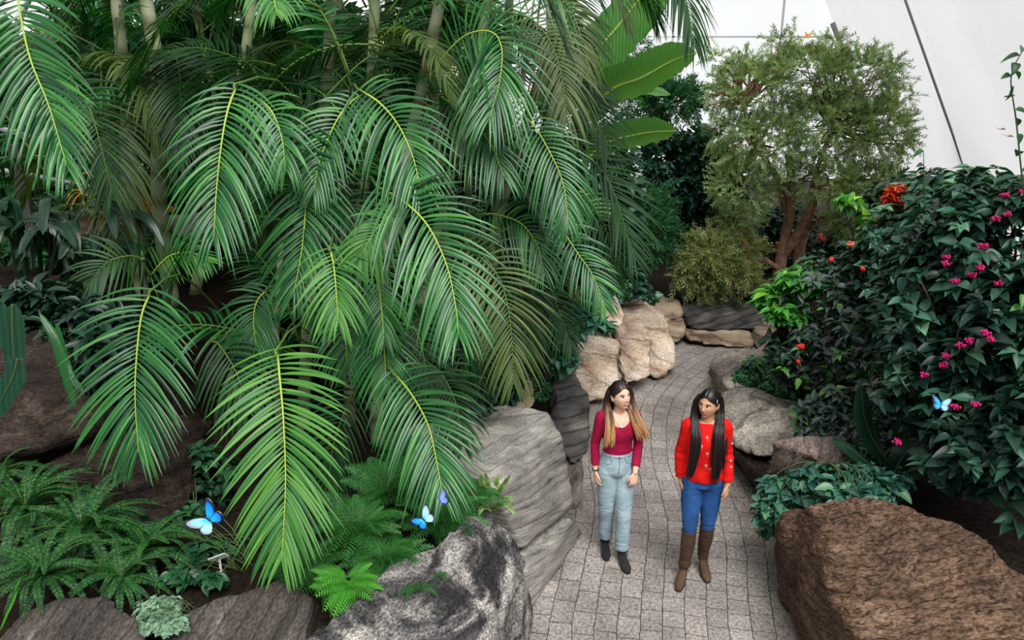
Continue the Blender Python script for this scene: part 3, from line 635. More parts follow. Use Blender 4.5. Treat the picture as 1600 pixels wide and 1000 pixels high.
nr_([(960, -190), (1010, -130), (1050, -60), (1072, 0), (1084, 70)], 6.6, 6.2, 78, n=44, mat='d', droop=.75, seed=44, N0=(.3, -.6, .7), axis=(.3, 7.9, 3.5))
nr_([(840, -20), (880, 0), (905, 50), (912, 110)], 7.0, 6.8, 66, n=36, mat='o', droop=.6, seed=45)

# --- left clump on the terrace
oL = Vector((-3.75, 7.7, 1.80))
pl_ = thing('areca_palm', 'palm at the left with two thick pale ringed stems beside the railing', 'palm', oL)
for (pts, r, m_) in [([(262, 425, 7.5), (250, 330, 7.5), (248, 210, 7.5), (246, 110, 7.5), (225, -20, 7.6), (215, -90, 7.7)], .068, ST_pale),
                     ([(218, 425, 7.7), (205, 340, 7.7), (200, 200, 7.8), (190, 80, 7.8), (176, -60, 7.9)], .062, ST_pale),
                     ([(300, 430, 8.0), (330, 300, 8.0), (380, 100, 8.1), (400, -60, 8.2)], .055, ST_green)]:
    P = [at(*p) - oL for p in pts]; P[0].z = -.05
    stem(pl_, P, r, m_)
def nl_(*a, **k): return named(pl_, oL, *a, **k)
nl_([(22, -60), (28, 0), (46, 88), (76, 165), (104, 258)], 4.7, 4.2, 108, n=54, mat='n', droop=.35, seed=51, axis=(-3.3, 6.6, 5))
nl_([(400, -60), (420, -30), (428, 0), (432, 20)], 6.0, 5.6, 60, n=30, mat='l', droop=.6, seed=52, axis=(-2.6, 7.4, 5))
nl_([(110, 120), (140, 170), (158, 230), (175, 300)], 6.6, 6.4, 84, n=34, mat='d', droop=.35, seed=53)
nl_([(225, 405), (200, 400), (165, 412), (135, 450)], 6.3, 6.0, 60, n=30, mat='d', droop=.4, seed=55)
nl_([(235, 430), (265, 400), (300, 395), (330, 410)], 6.6, 6.4, 50, n=26, mat='l', droop=.4, seed=56)

rs = random.Random(11)
def crown(parent, org, n, zr, xr, yr, smin=.75, smax=1.15, azr=(0, 2 * math.pi), ymin=6.5, base=0):
    """free fronds springing from the clump's stems at many heights, kept behind the hanging ones"""
    i = 0; tries = 0
    while i < n and tries < 900:
        tries += 1
        z = rs.uniform(*zr); az = rs.uniform(*azr); s = rs.uniform(smin, smax)
        p = Vector((rs.uniform(-xr, xr), rs.uniform(-yr, yr), z))
        tip = org + p + Vector((math.cos(az), math.sin(az), 0)) * 1.7 * s
        if tip.y < ymin: continue
        if tip.x > .95 and tip.z < 4.6: continue
        bad = False; dz = tip.y * _c + (CAMH - tip.z + .6) * _s; tx = 800 + FPX * tip.x / dz
        if tx > 790 and p.z < 1.9: continue
        for q in (0, .3, .6, .9):
            v = (org + p).lerp(tip, q) + Vector((0, 0, .25 * s)); dz = v.y * _c + (CAMH - v.z) * _s; px_ = 800 + FPX * v.x / dz
            if 150 < px_ < 285 and v.y < 7.9 and v.z > 2.2: bad = True
        if bad and rs.random() > .3: continue
        free_frond(parent, p, az, R(rs.uniform(-10, 50)), s, base + rs.randrange(6), R(rs.uniform(-25, 25)))
        i += 1
crown(pm, oM, 52, (.3, 4.1), .6, .35, ymin=5.75)
crown(pr, oR, 46, (.3, 4.3), .45, .4, ymin=6.9)
crown(pl_, oL, 46, (.8, 4.0), .6, .5, ymin=6.4)

oB = Vector((-2.4, 10.2, .95))
pb = thing('areca_palm', 'palm standing furthest back on the left behind the other three clumps', 'palm', oB)
for i in range(6):
    x = -1.1 + i * .45; stem(pb, [(x, .1 * i, -.05), (x * 1.1, .1, 1.8), (x * 1.35, .1, 4.3)], .05, ST_green)
crown(pb, oB, 80, (.5, 4.6), 1.3, .6, smin=.9, smax=1.4, ymin=8.2)
# ------------------------------------------------------------------ broad leaves, shrubs, trees, ferns
def leaf_tpl(kind='ovate', segs=7, fold=.18, curl=.25):
    """unit leaf along +Y, normal +Z, length 1, half width 1 at widest"""
    t = np.linspace(0, 1, segs + 1)
    prof = {'ovate': ([0, .04, .17, .38, .66, .88, 1], [.10, .52, .95, 1, .70, .28, .01]),
            'lance': ([0, .1, .35, .6, .85, 1], [.05, .5, 1, .9, .45, .01]),
            'heart': ([0, .04, .18, .4, .7, .9, 1], [.45, .9, 1, .93, .55, .2, .01]),
            'linear': ([0, .15, .5, .8, 1], [.3, .8, 1, .7, .02]),
            'obov': ([0, .3, .6, .8, .93, 1], [.08, .45, .95, 1, .6, .05])}[kind]
    w_ = np.interp(t, *prof)
    z = -curl * t ** 2
    A = np.stack([-w_, t, z + fold * w_], 1); M_ = np.stack([0 * t, t, z], 1); B_ = np.stack([w_, t, z + fold * w_], 1)
    V = np.stack([A, M_, B_], 1).reshape(-1, 3); idx = np.arange((segs + 1) * 3).reshape(-1, 3)
    Q = np.concatenate([np.stack([idx[:-1, 0], idx[:-1, 1], idx[1:, 1], idx[1:, 0]], 1), np.stack([idx[:-1, 1], idx[:-1, 2], idx[1:, 2], idx[1:, 1]], 1)])
    return V, Q
def frames(D, N):
    """3x3 with columns X(side), Y(direction), Z(normal)"""
    D = nrm(D); N = nrm(N - D * (D * N).sum(1, keepdims=True)); X = np.cross(D, N)
    return np.stack([X, D, N], -1)
def scatter(P, D, N, L, Wd, tpl, rs, jr=.0):
    M_ = frames(D, N); S = np.zeros((len(P), 3, 3)); S[:, 0, 0] = Wd; S[:, 1, 1] = L; S[:, 2, 2] = L
    V, Q = batch(tpl[0], tpl[1], M_ @ S, P)
    return V, Q, len(tpl[1])
def whorls(P, D, k, L, aspect, tpl, rs, spread=70, flat=.6, stem_=0.0, mat=None, up=.9, rmean=.5, rvar=.22):
    """k leaves around every twig end P with outward direction D"""
    n = len(P); P2 = np.repeat(P, k, 0); D2 = np.repeat(nrm(D), k, 0)
    ph = np.tile(np.arange(k) * 2.4, n) + np.repeat(rs.uniform(0, 6.28, n), k)
    a = np.cross(D2, [0, 0, 1.0]); a = nrm(a + 1e-6); b = np.cross(D2, a)
    sp = np.radians(rs.normal(spread, 14, n * k))[:, None]
    d = np.cos(sp) * D2 + np.sin(sp) * (np.cos(ph)[:, None] * a + np.sin(ph)[:, None] * b)
    d[:, 2] = d[:, 2] * (1 - flat) - .12 * flat
    N = np.tile([[0, 0, up]], (n * k, 1)) + .45 * D2 + rs.normal(0, .22, (n * k, 3))
    Ls = np.repeat(rs.uniform(.75, 1.2, n), k) * rs.uniform(.65, 1.1, n * k) * L
    P2 = P2 + nrm(d) * (Ls * .12)[:, None] - D2 * (rs.uniform(0, 1, n * k) * L * .9)[:, None]
    V, Q, m_ = scatter(P2, d, N, Ls, Ls * aspect, tpl, rs)
    base = np.repeat(np.clip(rs.normal(rmean, rvar, n), 0, 1), k)
    r = np.clip(base + rs.normal(0, .1, n * k), 0, 1)
    return V, Q, np.repeat(r, m_)
def blob_pts(c, r, n, rs, shell=.55, zmin=None, hemi=None):
    """points in the outer shell of an ellipsoid, with outward directions"""
    d = nrm(rs.normal(0, 1, (n * 3, 3)))
    if hemi is not None: d = d[(d @ np.array(hemi)) > -.35]
    d = d[:n]; rad = shell + (1 - shell) * rs.uniform(0, 1, (len(d), 1)) ** .6
    rad = rad * (1 + .16 * np.sin(d[:, :1] * 5 + c[0]) * np.cos(d[:, 2:] * 6 + c[1]))
    P = np.array(tuple(c)) + d * rad * np.array(r)
    if zmin is not None: k = P[:, 2] > zmin; P, d = P[k], d[k]
    return P, nrm(d / np.array(r) * np.mean(r))
def cam_hemi(c): v = Vector((0, 0, CAMH)) - Vector(c); v.normalize(); v = v + Vector((0, 0, .5)); return tuple(v.normalized())

BARK = simple('bark_brown', (.16, .09, .06), .85, noise_amt=.5, scale=14, bump=.8)
BARKr = simple('bark_reddish', (.30, .17, .11), .8, noise_amt=.45, scale=12, bump=.8)
TWIG = simple('twig_green', (.06, .10, .03), .6)
G_dark = leafmat('leaf_dark_teal', [(0, (.004, .018, .010)), (.5, (.010, .048, .028)), (.85, (.05, .16, .10)), (1, (.15, .32, .20))], rough=.42, trans=.12)  # palest stops put glossy leaf highlights into the colour
G_purp = leafmat('leaf_purple_grey', [(0, (.012, .026, .016)), (.35, (.035, .05, .045)), (.5, (.018, .07, .03)), (.7, (.10, .115, .12)), (.88, (.03, .12, .045)), (1, (.12, .32, .06))], rough=.40, trans=.10)
G_lime = leafmat('leaf_lime', [(0, (.03, .16, .04)), (.6, (.10, .36, .05)), (1, (.35, .60, .06))], rough=.38, trans=.25)
G_mid = leafmat('leaf_mid_green', [(0, (.012, .055, .022)), (.6, (.03, .13, .05)), (1, (.06, .22, .07))], rough=.4, trans=.2)
G_tree = leafmat('leaf_grey_olive', [(0, (.09, .15, .06)), (.5, (.20, .29, .12)), (1, (.36, .46, .24))], rough=.5, trans=.25)
G_fern = leafmat('fern_green', [(0, (.010, .07, .018)), (.6, (.03, .18, .035)), (1, (.09, .34, .05))], rough=.5, trans=.22)
G_sword = leafmat('fern_sword_dark', [(0, (.006, .04, .014)), (.6, (.016, .10, .024)), (1, (.06, .22, .035))], rough=.5, trans=.2)
G_fernb = leafmat('fern_bright', [(0, (.05, .28, .03)), (1, (.13, .48, .05))], rough=.5, trans=.25)
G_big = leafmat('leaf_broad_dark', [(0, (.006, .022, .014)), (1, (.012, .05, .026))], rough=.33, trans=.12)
G_silver = leafmat('leaf_silver_green', [(0, (.08, .17, .10)), (1, (.24, .38, .26))], rough=.55, trans=.15)
MAG = simple('flower_magenta', (.42, .006, .11), .5)
RED = simple('flower_red', (.85, .03, .02), .5)
CORAL = simple('flower_coral', (.80, .16, .14), .5)
ORANGE = simple('flower_orange', (.90, .30, .03), .5)
G_red = leafmat('leaf_red_croton', [(0, (.12, .01, .01)), (.6, (.55, .03, .01)), (1, (.80, .25, .02))], rough=.4, trans=.2)

T_ov, T_la, T_he, T_li, T_ob = leaf_tpl('ovate'), leaf_tpl('lance'), leaf_tpl('heart', curl=.3), leaf_tpl('linear', 3, .1, .1), leaf_tpl('obov')

def branches(parent, org, targets, r0, mat, rs, n=10, base=(0, 0, -.05), wob=.15):
    mb = MB(); wob = min(wob, r0 * 5)
    if r0 < .012: targets = targets[::3] or targets
    for t in targets:
        b = Vector(base) + Vector((rs.uniform(-.08, .08), rs.uniform(-.08, .08), 0)); t = Vector(t)
        m1 = b.lerp(t, .4) + Vector((rs.uniform(-wob, wob), rs.uniform(-wob, wob), .1)); m2 = b.lerp(t, .75) + Vector((rs.uniform(-wob, wob), rs.uniform(-wob, wob), .08))
        mb.tube(crom([b, m1, m2, t], n), np.linspace(r0, r0 * .25, n), 6)
    return mb.build('branch', mat, parent)
def flowerhead(parent, p, r, mat, rs, name='flower_cluster', n=22, flat=.6, size=.012):
    """cluster of small rounded buds on short stalks"""
    mb = MB(); ico = np.array([(0, 0, 1), (1, 0, 0), (0, 1, 0), (-1, 0, 0), (0, -1, 0), (0, 0, -1)], float)
    q = np.array([(0, 1, 2, 2), (0, 2, 3, 3), (0, 3, 4, 4), (0, 4, 1, 1), (5, 2, 1, 1), (5, 3, 2, 2), (5, 4, 3, 3), (5, 1, 4, 4)])
    Vs, Ts = [], []
    sph = bmesh.new(); bmesh.ops.create_icosphere(sph, subdivisions=1, radius=1); tv = np.array([v.co[:] for v in sph.verts]); tf = np.array([[v.index for v in f.verts] for f in sph.faces]); sph.free()
    for i in range(n):
        d = nrm(rs.normal(0, 1, 3)); d[2] *= flat; c = np.array(tuple(p)) + d * r * rs.uniform(.3, 1)
        s_ = size * rs.uniform(.7, 1.3); Ts.append(tf + len(tv) * i); Vs.append(tv * s_ * np.array([1, 1, 1.3]) + c)
    me = mesh_np(name, np.vstack(Vs), None, mat, T=np.vstack(Ts))
    return obj(name, me, parent)

def shrub(name, label, cat, blobs, mat, L, aspect, tpl=T_ov, k=6, spread=65, flat=.55, bark=BARK, ground=None, seed=0, flowers=(), r0=.02, hemi=True, zmin=None, rmean=.5, group=None, shell=.5):
    """blobs: list of (px, py, Y, rx, ry, rz, n twigs)"""
    rs = np.random.RandomState(seed); cs = [at(b[0], b[1], b[2]) for b in blobs]
    c = sum(cs, Vector()) / len(cs)
    org = Vector(ground) if ground else Vector((c.x, c.y, .7))
    o = thing(name, label, cat, org, group)
    VV, QQ, RR = [], [], []; off = 0; tg_ = []
    for b, cc in zip(blobs, cs):
        P, D = blob_pts(cc, (b[3], b[4], b[5]), b[6], rs, shell=shell, zmin=zmin, hemi=cam_hemi(cc) if hemi else None)
        P = P - np.array(tuple(org))
        V, Q, r = whorls(P, D, k, L, aspect, tpl, rs, spread=spread, flat=flat, rmean=rmean)
        VV.append(V); QQ.append(Q + off); RR.append(r); off += len(V)
        for i in range(0, len(P), max(1, len(P) // 9)): tg_.append(P[i])
    obj('foliage', mesh_np('foliage', np.vstack(VV), np.vstack(QQ), mat, rnd=np.concatenate(RR)), o)
    branches(o, org, tg_, r0, bark, random.Random(seed))
    for f in flowers:
        px, py, Y, r, fm = f[:5]; p = at(px, py, Y) - org
        flowerhead(o, p, r, fm, rs, size=f[5] if len(f) > 5 else .011, n=f[6] if len(f) > 6 else 22)
    return o

# --- shrubs on the right
MG = [(1478, 412, 5.6), (1492, 440, 5.6), (1480, 402, 5.7), (1536, 385, 5.5), (1532, 418, 5.5), (1518, 430, 5.6), (1555, 342, 5.6), (1575, 335, 5.6), (1570, 305, 5.8), (1598, 300, 5.8), (1500, 540, 5.2), (1515, 532, 5.2), (1478, 556, 5.3), (1475, 570, 5.3), (1540, 520, 5.1), (1548, 530, 5.1), (1492, 636, 5.0), (1525, 632, 4.95), (1402, 690, 5.2), (1560, 443, 5.4), (1444, 586, 5.3)]
shrub('glory_bower', 'large leaved dark green shrub with magenta flower clusters on the right edge', 'shrub',
      [(1560, 400, 6.0, .75, .6, .75, 300), (1500, 560, 5.8, .62, .5, .6, 260), (1600, 560, 5.4, .6, .5, .8, 240), (1480, 440, 6.4, .6, .5, .55, 200), (1540, 690, 5.3, .5, .4, .42, 150), (1620, 700, 4.9, .45, .4, .5, 120)],
      G_dark, .135, .30, T_ov, k=6, flat=.7, ground=(3.6, 5.9, .9), seed=3, flowers=[(a, b, c_ - .12, .034, MAG, .0078, 30) for a, b, c_ in MG], r0=.025)
shrub('dark_leaved_bush', 'dense bush of dark purplish grey leaves beside the path on the right', 'shrub',
      [(1300, 480, 8.3, .60, .6, .6, 260), (1260, 560, 8.0, .45, .5, .42, 170), (1370, 560, 7.6, .65, .6, .6, 260), (1380, 440, 8.2, .55, .6, .5, 200), (1320, 660, 7.2, .5, .5, .42, 180), (1440, 640, 6.7, .55, .5, .5, 180), (1285, 615, 7.9, .3, .4, .25, 80)],
      G_purp, .125, .27, T_ov, k=6, flat=.6, ground=(4.2, 7.8, .95), seed=5, rmean=.56, flowers=[(1252, 541, 7.3, .04, RED, .014, 20), (1248, 565, 7.3, .02, RED, .012, 8), (1298, 405, 7.5, .03, RED, .013, 10), (1347, 420, 7.4, .03, RED, .012, 8)], r0=.03)
shrub('broad_leaved_bush', 'mid green leafy bush between the purple bush and the magenta flowering shrub', 'shrub',
      [(1440, 340, 8.6, .7, .6, .5, 240), (1420, 400, 7.8, .6, .5, .5, 210), (1500, 320, 7.6, .5, .5, .4, 130), (1440, 480, 7.2, .5, .5, .5, 160)],
      G_dark, .14, .30, T_ov, k=6, flat=.6, ground=(5.0, 8.3, .95), seed=7, rmean=.65, flowers=[(1515, 342, 7.0, .05, CORAL, .013, 24), (1503, 338, 7.0, .03, RED, .012, 10), (1480, 423, 6.9, .035, RED, .013, 12), (1468, 455, 6.9, .03, RED, .013, 10), (1380, 446, 7.2, .02, ORANGE, .013, 6)])
shrub('lime_leaved_shrub', 'bright lime green leafy shoots at the left edge of the purple bush', 'shrub',
      [(1258, 440, 8.2, .28, .25, .16, 34), (1210, 468, 8.3, .22, .2, .14, 26), (1225, 492, 8.1, .25, .2, .14, 22)], G_lime, .15, .26, T_ov, k=6, ground=(3.3, 8.7, .7), seed=8, r0=.012, rmean=.35)
shrub('lime_leaved_shrub', 'lime green young shoots rising above the purple bush below the red foliage', 'shrub',
      [(1378, 352, 8.3, .24, .2, .14, 24), (1350, 385, 8.2, .14, .14, .1, 12), (1325, 315, 8.5, .14, .14, .1, 9), (1455, 335, 8.0, .2, .15, .1, 12)], G_lime, .15, .26, T_ov, k=6, ground=(4.4, 8.6, .95), seed=9, r0=.012, rmean=.5,
      flowers=[(1330, 383, 7.9, .06, CORAL, .015, 22)])
shrub('croton', 'shrub of bright red and orange leaves in front of the white wall', 'shrub',
      [(1402, 338, 8.0, .17, .15, .20, 100), (1395, 305, 8.0, .10, .1, .12, 26), (1430, 368, 7.9, .16, .1, .10, 30)], G_red, .08, .2, T_la, k=7, ground=(4.4, 8.0, .95), seed=10, r0=.014)
shrub('salvia_clump', 'low clump of small fresh green leaves behind the pale flat topped boulder', 'herb',
      [(1192, 588, 8.9, .34, .3, .24, 230), (1162, 598, 8.8, .17, .2, .17, 90), (1215, 615, 8.4, .24, .2, .2, 110)], leafmat('leaf_fresh_green', [(0, (.02, .09, .03)), (.6, (.05, .22, .07)), (1, (.12, .38, .12))], rough=.4, trans=.2), .06, .36, T_ov, k=7, ground=(3.2, 9.2, .62), seed=11, r0=.006, bark=TWIG,
      flowers=[(1158, 575, 8.8, .02, simple('flower_blue', (.08, .06, .30), .5), .008, 10), (1172, 568, 8.8, .02, MATS['flower_blue'], .008, 10)])
shrub('trailing_plant', 'teal leaved plant trailing over the front of the huge brown boulder', 'plant',
      [(1225, 760, 5.75, .2, .2, .12, 40), (1300, 748, 5.6, .3, .2, .12, 60), (1370, 750, 5.5, .28, .2, .12, 50), (1205, 800, 5.6, .10, .1, .16, 26), (1330, 780, 5.25, .3, .1, .06, 26)],
      leafmat('leaf_teal', [(0, (.010, .05, .035)), (.6, (.03, .12, .085)), (1, (.10, .24, .12))], rough=.36, trans=.12), .115, .27, T_la, k=5, flat=.7, ground=(2.6, 5.75, 1.02), seed=12, r0=.008, bark=TWIG)
shrub('trailing_plant', 'small variegated creeper hanging down the path side of the huge brown boulder', 'plant',
      [(1200, 820, 5.75, .08, .1, .12, 34), (1215, 780, 5.9, .1, .1, .1, 24)], leafmat('leaf_variegated_creeper', [(0, (.02, .08, .04)), (.7, (.05, .18, .07)), (1, (.5, .6, .12))], rough=.4, trans=.15), .055, .32, T_ov, k=6, flat=.5, ground=(2.2, 5.95, .5), seed=13, r0=.005, bark=TWIG)
shrub('understorey_plant', 'very dark small leaved plant under the purple bush beside the upright rock', 'plant',
      [(1300, 690, 6.9, .35, .3, .25, 130), (1250, 665, 7.6, .25, .3, .15, 60), (1370, 700, 6.4, .3, .3, .3, 90)], G_purp, .075, .3, T_ov, k=7, ground=(3.3, 7.0, .8), seed=14, r0=.008)

# --- leafy undergrowth on the left bed below the palms
shrub('ivy', 'climbing plant with rounded teal leaves hanging above the pink sandstone', 'vine',
      [(880, 540, 7.9, .16, .15, .35, 60), (905, 500, 8.2, .22, .15, .2, 40), (850, 420, 8.0, .2, .15, .45, 60), (945, 512, 8.6, .12, .1, .08, 12), (840, 330, 8.2, .25, .2, .3, 50), (790, 600, 7.4, .2, .2, .2, 40)],
      leafmat('leaf_ivy', [(0, (.015, .07, .045)), (.6, (.04, .16, .11)), (1, (.10, .28, .15))], rough=.35, trans=.15), .13, .36, T_ov, k=5, flat=.3, ground=(.2, 8.3, .9), seed=20, r0=.010)
shrub('maidenhair', 'fine leaved grey green groundcover on the bed behind the layered slab', 'plant',
      [(835, 610, 7.9, .28, .25, .12, 120), (800, 590, 8.0, .25, .25, .12, 80), (855, 585, 8.2, .2, .2, .1, 50)], G_mid, .04, .35, T_ov, k=9, ground=(.1, 8.0, .9), seed=21, r0=.004, bark=TWIG)
shrub('leafy_understorey', 'dark leafy undergrowth around the foot of the palms left of the round boulder', 'plant',
      [(760, 610, 7.2, .4, .3, .3, 120), (720, 660, 6.5, .3, .3, .25, 90), (680, 560, 7.2, .4, .3, .3, 90)], G_dark, .11, .32, T_ov, k=6, ground=(-.5, 7.2, .9), seed=22, r0=.01)
shrub('mint', 'small toothed leaved green plant growing beside the white plant label', 'plant',
      [(310, 862, 4.45, .10, .08, .07, 16), (285, 895, 4.25, .12, .1, .06, 18), (345, 860, 4.5, .08, .08, .06, 10), (200, 830, 4.6, .16, .1, .10, 16), (300, 800, 4.9, .12, .1, .1, 12), (330, 905, 4.2, .08, .05, .04, 9)], G_mid, .085, .36, T_ov, k=5, flat=.5, ground=(-1.75, 4.5, .95), seed=23, r0=.005, bark=TWIG, rmean=.35)
shrub('lambs_ear', 'pale silvery round leaved groundcover between the two bottom left rocks', 'plant',
      [(245, 950, 3.85, .13, .10, .05, 60), (270, 975, 3.7, .10, .08, .05, 40), (225, 975, 3.7, .08, .08, .04, 24)], G_silver, .042, .40, T_ov, k=6, flat=.6, ground=(-1.85, 3.85, 1.02), seed=24, r0=.004, bark=TWIG)
shrub('creeping_plant', 'dark leafy plants at the foot of the terrace rocks beside the palm base', 'plant',
      [(180, 860, 4.7, .35, .2, .12, 60), (330, 740, 5.3, .2, .2, .3, 50), (430, 900, 4.5, .25, .2, .08, 40)], G_mid, .08, .35, T_ov, k=5, ground=(-2.2, 4.9, .95), seed=25, r0=.006, rmean=.2, bark=TWIG)

# --- broad single leaves -----------------------------------------------------
def big_leaf(parent, org, pts, hw, N0, mat, seed=0, ribs=26, splits=(), fold=.2, name='leaf', rib=None):
    """banana style blade: pts = midrib points (world), hw half width"""
    rs = np.random.RandomState(seed); P = crom(pts, 40) - np.array(tuple(org)); T = nrm(np.gradient(P, axis=0))
    N = nrm(np.array(N0) - T * (T @ np.array(N0))[:, None]); S = np.cross(T, N)
    t = np.linspace(0, 1, 40); w_ = hw * np.interp(t, [0, .06, .2, .5, .8, .94, 1], [.15, .6, .92, 1, .8, .42, .02])
    cols = np.array([-1, -.66, -.33, 0, .33, .66, 1.0]); V = []
    for i in range(40):
        for c_ in cols:
            wob = .02 * hw * math.sin(i * 2.1) * abs(c_)
            edge = 1 + (.05 * rs.normal() if abs(c_) == 1 else 0)
            V.append(P[i] + S[i] * w_[i] * c_ * edge + N[i] * (fold * w_[i] * abs(c_) - .35 * w_[i] * c_ * c_ + wob))
    n = len(cols)
    Q = [(i * n + j, i * n + j + 1, (i + 1) * n + j + 1, (i + 1) * n + j) for i in range(39) for j in range(n - 1) if not any(abs(i - s_) < 1 and (j < 3) == sd_ for s_, sd_ in splits)]
    lf = obj(name, mesh_np(name, np.array(V), np.array(Q), mat, rnd=np.full(len(Q), rs.uniform(.3, .7))), parent)
    mb = MB(); mb.tube(P + N * .004, np.linspace(hw * .09, hw * .02, 40), 6); mb.build('midrib', rib or MATS['midrib'], lf)
    return lf
simple('midrib', (.28, .40, .07), .45)
def ribbed(name, a, b_, sc_=60, rough=.35):
    m, nt, bs = newmat(name); N = nt.nodes; L = nt.links
    at_ = N.new('ShaderNodeAttribute'); at_.attribute_name = 'rnd'
    tc = N.new('ShaderNodeTexCoord'); wv = N.new('ShaderNodeTexWave'); wv.inputs['Scale'].default_value = sc_ * .15; wv.inputs['Distortion'].default_value = .6
    L.new(tc.outputs['Object'], wv.inputs[0]); r = N.new('ShaderNodeValToRGB')
    r.color_ramp.elements[0].color = tuple(a) + (1,); r.color_ramp.elements[1].color = tuple(b_) + (1,)
    L.new(wv.outputs['Fac'], r.inputs[0]); L.new(r.outputs[0], bs.inputs['Base Color']); bs.inputs['Roughness'].default_value = rough
    bp = N.new('ShaderNodeBump'); bp.inputs['Strength'].default_value = .4; bp.inputs['Distance'].default_value = .01; L.new(wv.outputs['Fac'], bp.inputs['Height']); L.new(bp.outputs[0], bs.inputs['Normal'])
    tr = N.new('ShaderNodeBsdfTranslucent'); tr.inputs[0].default_value = (.16, .42, .05, 1); mx = N.new('ShaderNodeMixShader'); mx.inputs[0].default_value = .35
    L.new(bs.outputs[0], mx.inputs[1]); L.new(tr.outputs[0], mx.inputs[2]); L.new(mx.outputs[0], N['Material Output'].inputs[0]); return m
BAN = ribbed('banana_leaf', (.045, .16, .035), (.075, .23, .05))
oS = Vector((.9, 10.4, .6))
bs_ = thing('bird_of_paradise_plant', 'tall plant with huge paddle leaves rising behind the palms at the top', 'plant', oS)
SL = [([(850, 190), (890, 120), (950, 60), (1005, -10), (1030, -60)], 9.2, .30, (-.3, -.9, .4)),
      ([(880, 180), (905, 120), (935, 85), (990, 40), (1045, -5)], 9.5, .22, (.3, -.6, .7)),
      ([(905, 190), (955, 140), (1000, 122), (1050, 95), (1088, 82)], 9.0, .27, (.1, -.75, -.55)),
      ([(920, 245), (950, 222), (985, 212), (1020, 206), (1056, 204)], 9.0, .21, (.1, -.8, -.5)),
      ([(878, 130), (876, 80), (877, 30), (880, -50)], 9.3, .16, (.2, -.95, .2)),
      ([(900, 140), (930, 118), (965, 108), (1000, 130), (1048, 148)], 9.8, .16, (0, -.6, .8)),
      ([(905, 300), (925, 308), (945, 325), (960, 345)], 8.6, .13, (.0, -.7, .7))]
for i, (px, Y, hw, N0) in enumerate(SL):
    pts = [at(x, y, Y - .05 * j) for j, (x, y) in enumerate(px)]
    lf = big_leaf(bs_, oS, pts, hw, N0, BAN, i)
    b = pts[0] - oS; mb = MB(); mb.tube(crom([(rs.uniform(-.1, .1), rs.uniform(-.1, .1), -.02), b * .5 + Vector((-.15, 0, 0)), b], 16), np.linspace(.045, .02, 16), 8)
    mb.build('petiole', TWIG, bs_)

def tuft(name, label, cat, ground, leaves, hw, mat, seed=0, Nup=(0, -.5, .9)):
    """leaves: list of (list of px points, Y0, Y1)"""
    o = thing(name, label, cat, ground)
    for i, (px, Y0, Y1) in enumerate(leaves):
        pts = [at(x, y, Y0 + (Y1 - Y0) * j / (len(px) - 1)) for j, (x, y) in enumerate(px)]
        big_leaf(o, ground, pts, hw, Nup, mat, seed + i, name='leaf', rib=MATS['twig_green'])
    return o
tuft('cast_iron_plant', 'dark broad strap leaf hanging at the far left edge below the boulder', 'plant', Vector((-3.6, 5.1, 1.5)),
     [([(20, 475), (20, 520), (22, 560), (25, 572)], 4.7, 4.6), ([(28, 560), (20, 590), (5, 620), (-15, 660)], 4.6, 4.5), ([(0, 470), (-10, 520), (-20, 560)], 4.8, 4.7)], .072, ribbed('leaf_blue_green', (.008, .04, .03), (.015, .07, .05)), 3, (.1, -.9, .4))
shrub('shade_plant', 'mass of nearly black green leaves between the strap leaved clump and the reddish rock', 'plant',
      [(60, 480, 6.0, .45, .25, .22, 90), (130, 500, 5.9, .35, .25, .22, 70), (20, 500, 5.9, .3, .2, .2, 50), (160, 560, 5.5, .2, .2, .3, 40)], G_big, .17, .2, T_la, k=6, ground=(-3.5, 5.9, 1.7), seed=91, r0=.008)
lv = []
rr_ = random.Random(4)
for i in range(20):
    bx, by = rr_.uniform(20, 150), rr_.uniform(420, 455); dx = rr_.uniform(-110, 150); up_ = rr_.uniform(60, 130)
    lv.append(([(bx, by), (bx + dx * .35, by - up_ * .8), (bx + dx * .75, by - up_ * .85), (bx + dx, by - up_ * .45)], 6.8 + rr_.uniform(-.3, .5), 6.6 + rr_.uniform(-.6, .6)))
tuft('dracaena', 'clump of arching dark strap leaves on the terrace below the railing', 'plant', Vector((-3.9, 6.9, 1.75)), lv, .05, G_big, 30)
tuft('palm_seedling', 'single long green strap leaf leaning down over the dark reddish rock', 'plant', Vector((-2.95, 4.9, 1.3)), [([(62, 490), (85, 530), (100, 580), (118, 640)], 4.75, 4.6), ([(88, 505), (100, 560), (112, 590), (130, 612)], 4.9, 4.75)], .028, LF, 60)
lv = [([(1385, 720), (1365, 690), (1350, 650), (1345, 600)], 6.0, 6.1), ([(1400, 720), (1415, 680), (1425, 640), (1420, 600)], 6.0, 6.0), ([(1375, 740), (1350, 720), (1325, 700), (1300, 690)], 5.9, 5.6), ([(1405, 740), (1430, 735), (1455, 730), (1470, 728)], 5.8, 5.5), ([(1395, 745), (1410, 715), (1425, 700), (1440, 690)], 5.8, 5.7), ([(1365, 735), (1340, 735), (1318, 745), (1300, 760)], 5.7, 5.5)]
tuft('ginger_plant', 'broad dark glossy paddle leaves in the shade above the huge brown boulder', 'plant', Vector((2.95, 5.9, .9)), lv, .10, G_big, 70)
VAR = simple('leaf_variegated', (.16, .27, .07), .4, noise_amt=.6, scale=25)
